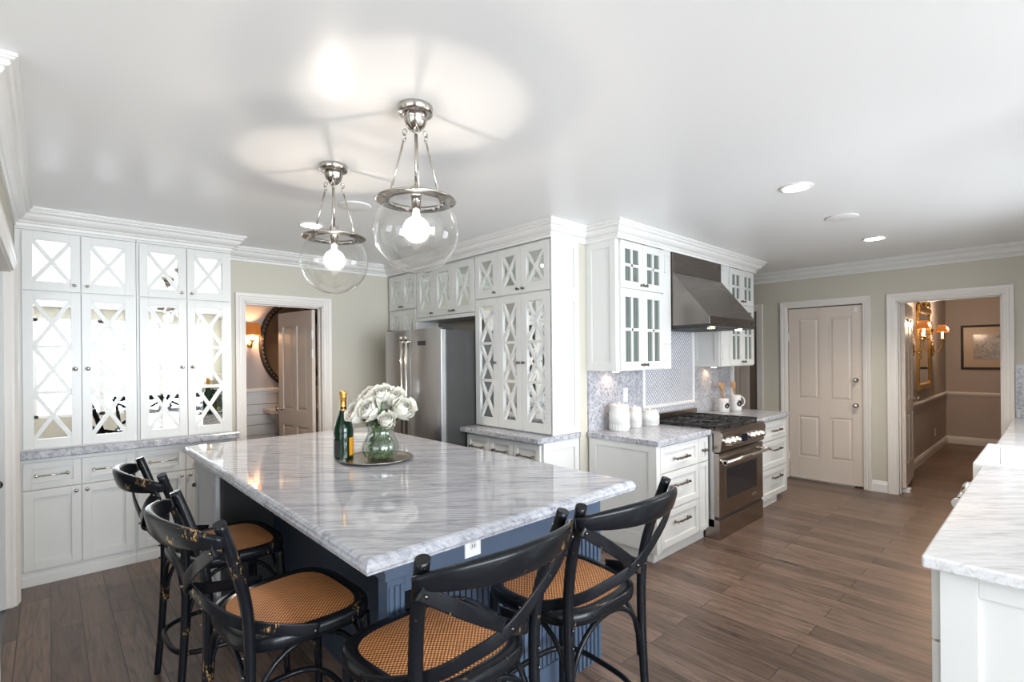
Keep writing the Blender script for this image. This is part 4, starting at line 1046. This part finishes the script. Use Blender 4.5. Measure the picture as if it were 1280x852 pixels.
o = MB().lathe([(.001, 0), (.11, 0), (.11, -.006), (.10, -.010), (.001, -.010)], (1.56, 3.28, ZC-.001), 36).build('ceiling_speaker', M['plate'], None); tag(o, 'flat white round ceiling speaker behind the far pendant', 'speaker')
# pendants
M['pendant'] = mat('pendant_nickel', (0.50, 0.47, 0.43), 0.16, 1.0)
def make_pendant(label):
    t = thing('pendant_light', label, 'pendant', (0, 0, ZC), 0, 'glass globe pendants over the island')
    MB().lathe([(.001, 0), (.072, 0), (.074, -.006), (.072, -.030), (.064, -.034), (.050, -.036), (.048, -.055), (.040, -.080), (.024, -.098), (.012, -.104), (.001, -.106)], (0, 0, 0), 36).build('canopy', M['pendant'], t)
    for k in range(3):
        a = radians(47.3-180+15+120*k); c_, s_ = cos(a), sin(a)
        hk = MB()
        hk.tube([(.050*c_+.010*cos(q)*c_, .050*s_+.010*cos(q)*s_, -.098+.013*sin(q)) for q in [2*pi*j/14 for j in range(14)]], .003, 6, True)
        hk.tube([(.052*c_-.010*cos(q)*s_, .052*s_+.010*cos(q)*c_, -.119+.013*sin(q)) for q in [2*pi*j/14 for j in range(14)]], .003, 6, True)
        hk.tube([(.054*c_, .054*s_, -.130), (.132*c_, .132*s_, -.385)], .0045, 8)
        hk.sphere((.054*c_, .054*s_, -.132), .007, 8, 6).sphere((.132*c_, .132*s_, -.385), .008, 8, 6)
        hk.build('hanging_rod', M['pendant'], t)
    st = MB().tube([(0, 0, -.10), (0, 0, -.335)], .0055, 10); st.lathe([(.006, -.325), (.022, -.335), (.024, -.345), (.024, -.375), (.020, -.385), (.020, -.43), (.001, -.431)], (0, 0, 0), 20)
    st.build('stem_and_socket', M['pendant'], t)
    MB().lathe([(.120, -.383), (.128, -.379), (.162, -.389), (.168, -.396), (.162, -.399), (.130, -.392), (.122, -.404), (.118, -.404)], (0, 0, 0), 44, cap=False).build('rim_ring', M['pendant'], t)
    R = .178; c = -.523
    pr = [(.118, -.380), (.118, -.405)]; a0 = math.acos(.118/R)
    for k in range(15):
        q = a0*0+ (pi/2-math.asin(.118/R)) - k/14*((pi/2-math.asin(.118/R))+pi/2)
        pr.append((max(.001, R*cos(q)), c+R*sin(q)))
    MB().lathe(pr, (0, 0, 0), 44, cap=False).build('glass_globe', M['glass'], t)
    bl = MB().sphere((0, 0, -.515), .056, 28, 18).lathe([(.014, -.43), (.017, -.462)], (0, 0, 0), 20, cap=False).build('bulb', M['envelope'], t)
    MB().sphere((0, 0, -.512), .014, 14, 10).build('filament', M['bulb'], bl)
    return t
BULBZ = -.49
def pendant_bulb(t):
    pass
p1 = make_pendant('glass globe pendant nearer the camera over the island, larger'); p1.location = (1.142, 1.826, ZC)
p2 = copy_tree(p1); p2.location = (1.153, 2.677, ZC); p2['label'] = 'glass globe pendant farther away over the island, smaller'

# ================================================================== STOOLS (local: sitter faces +y)
def smooth_path(P, n=8):
    P = [Vector(p) for p in P]; Q = [P[0]*2-P[1]]+P+[P[-1]*2-P[-2]]; out = []
    for i in range(1, len(Q)-2):
        for k in range(n):
            t_ = k/n; a, b, c, d = Q[i-1], Q[i], Q[i+1], Q[i+2]
            out.append(.5*((2*b)+(c-a)*t_+(2*a-5*b+4*c-d)*t_**2+(3*b-a-3*c+d)*t_**3))
    out.append(P[-1]); return out
SZ = .66
def seat_outline(grow=0.0, n=64):
    pts = []
    for k in range(n):
        a = 2*pi*k/n; c_, s_ = cos(a), sin(a); e = 2/3.5
        x = math.copysign(abs(c_)**e, c_); y = math.copysign(abs(s_)**e, s_)
        hw = .250+.020*y; pts.append((x*(hw+grow), y*(.235+grow)))
    return pts
def make_stool():
    t = thing('bar_stool', '', 'stool', (0, 0, 0), 0, 'black cross back counter stools round the island')
    # seat frame: bent ring
    m = MB(); prof = [(-.042, -.004), (-.036, .0), (-.006, .0), (.0, -.006), (.002, -.025), (.0, -.044), (-.008, -.050), (-.046, -.050), (-.046, -.004)]
    n = 64; vs = []
    for o_, h in prof: vs += [(x, y, SZ+h) for x, y in seat_outline(o_)]
    k_ = len(prof); fs = [(i*n+k, i*n+(k+1) % n, ((i+1) % k_)*n+(k+1) % n, ((i+1) % k_)*n+k) for i in range(k_) for k in range(n)]
    m.add(vs, fs, True); m.build('seat_frame', M['black'], t)
    m = MB(); vs = []; rings = [1.0, .85, .6, .35, .12]
    base = seat_outline(-.040)
    for r in rings: vs += [(x*r, y*r, SZ-.004+.010*(1-r*r)) for x, y in base]
    vs.append((0, 0, SZ+.006))
    fs = [(i*n+k, i*n+(k+1) % n, (i+1)*n+(k+1) % n, (i+1)*n+k) for i in range(len(rings)-1) for k in range(n)]
    fs += [((len(rings)-1)*n+k, (len(rings)-1)*n+(k+1) % n, len(vs)-1) for k in range(n)]
    m.add(vs, fs, True); m.build('cane_seat', M['cane'], t)
    for sx in (-1, 1):
        MB().tube(smooth_path([(sx*.225, .215, 0), (sx*.213, .200, .35), (sx*.205, .190, SZ-.046)]), [.014+.005*i/16 for i in range(17)], 12).build('leg', M['black'], t)
        P = smooth_path([(sx*.226, -.245, 0), (sx*.222, -.222, .30), (sx*.223, -.212, .60), (sx*.229, -.222, .78), (sx*.247, -.262, .94), (sx*.262, -.305, 1.072)])
        N = len(P); MB().tube(P, [.017+.004*min(1, i/N*2) for i in range(N)], 14, False, .85).build('leg', M['black'], t)
    # top rail
    P = []; Ws = []; Ts = []; N = 25
    for i in range(N):
        u = -1+2*i/(N-1)
        P.append((.292*u, -.305-.110*(1-abs(u)**2.2), 1.022+.012*(1-u*u))); Ws.append(.034+.052*(1-abs(u)**2.5)**.8); Ts.append(.018+.014*(1-u*u))
    MB().ribbon(P, (0, -.25, 1), Ws, Ts, 3).build('top_rail', M['black'], t)
    # X straps
    for sx in (-1, 1):
        P = smooth_path([(sx*.284, -.322, 1.005), (sx*.165, -.345, .925), (0, -.330-.006*sx, .818), (-sx*.110, -.280, .757), (-sx*.186, -.215, .714), (-sx*.240, -.115, .678), (-sx*.266, -.01, .650)], 7)
        N = len(P); ups = []
        for i, p in enumerate(P):
            u = i/(N-1); out = Vector((p.x, p.y+.05, 0)).normalized(); ups.append(Vector((0, 0, 1))+out*.05)
        MB().ribbon(P, ups, .040, .008, 5).build('cross_strap', M['black'], t)
    bl_ = [(x, y, z, .0055) for x, y, z in ((-.272, -.332, .994), (.272, -.332, .994), (0, -.342, .818), (-.272, -.025, .652), (.272, -.025, .652))]
    bl_ += [(sx*.224, -.233, z, .0045) for sx in (-1, 1) for z in (.63, .57)]
    for x, y, z, r in bl_: MB().sphere((x, y, z), r, 10, 6).build('bolt', M['bronze'], t)
    # arches under the seat (four sides)
    def arch(p, q, zt, zb):
        p = Vector(p); q = Vector(q); pts = []
        for i in range(15):
            a = pi*i/14; u = .5-.5*cos(a); pts.append((p.x+(q.x-p.x)*u, p.y+(q.y-p.y)*u, zb+(zt-zb)*sin(a)**.75))
        return MB().tube(pts, .0095, 8)
    for p, q in (((-.200, .185), (.200, .185)), ((-.212, -.213), (.212, -.213)), ((-.200, .18), (-.215, -.205)), ((.200, .18), (.215, -.205))):
        arch(p, q, .607, .36).build('arch_brace', M['black'], t)
    # foot ring
    P = [(x*.86, y*.95-.02, .245) for x, y in seat_outline(0)]
    MB().tube(P, .0115, 10, True).build('foot_ring', M['black'], t)
    return t
sa = make_stool()
stools = [((.655, 1.945, 0), radians(-90+3), 'black cross back stool on the left side, nearer the camera'),
          ((.640, 2.82, 0), radians(-90+2), 'black cross back stool on the left side, farther away'),
          ((.905, 1.345, 0), radians(2), 'black cross back stool at the near end, left of the two'),
          ((1.512, 1.345, 0), radians(0.5), 'black cross back stool at the near end, right of the two')]
place(sa, *stools[0])
for a in stools[1:]: place(copy_tree(sa), *a)
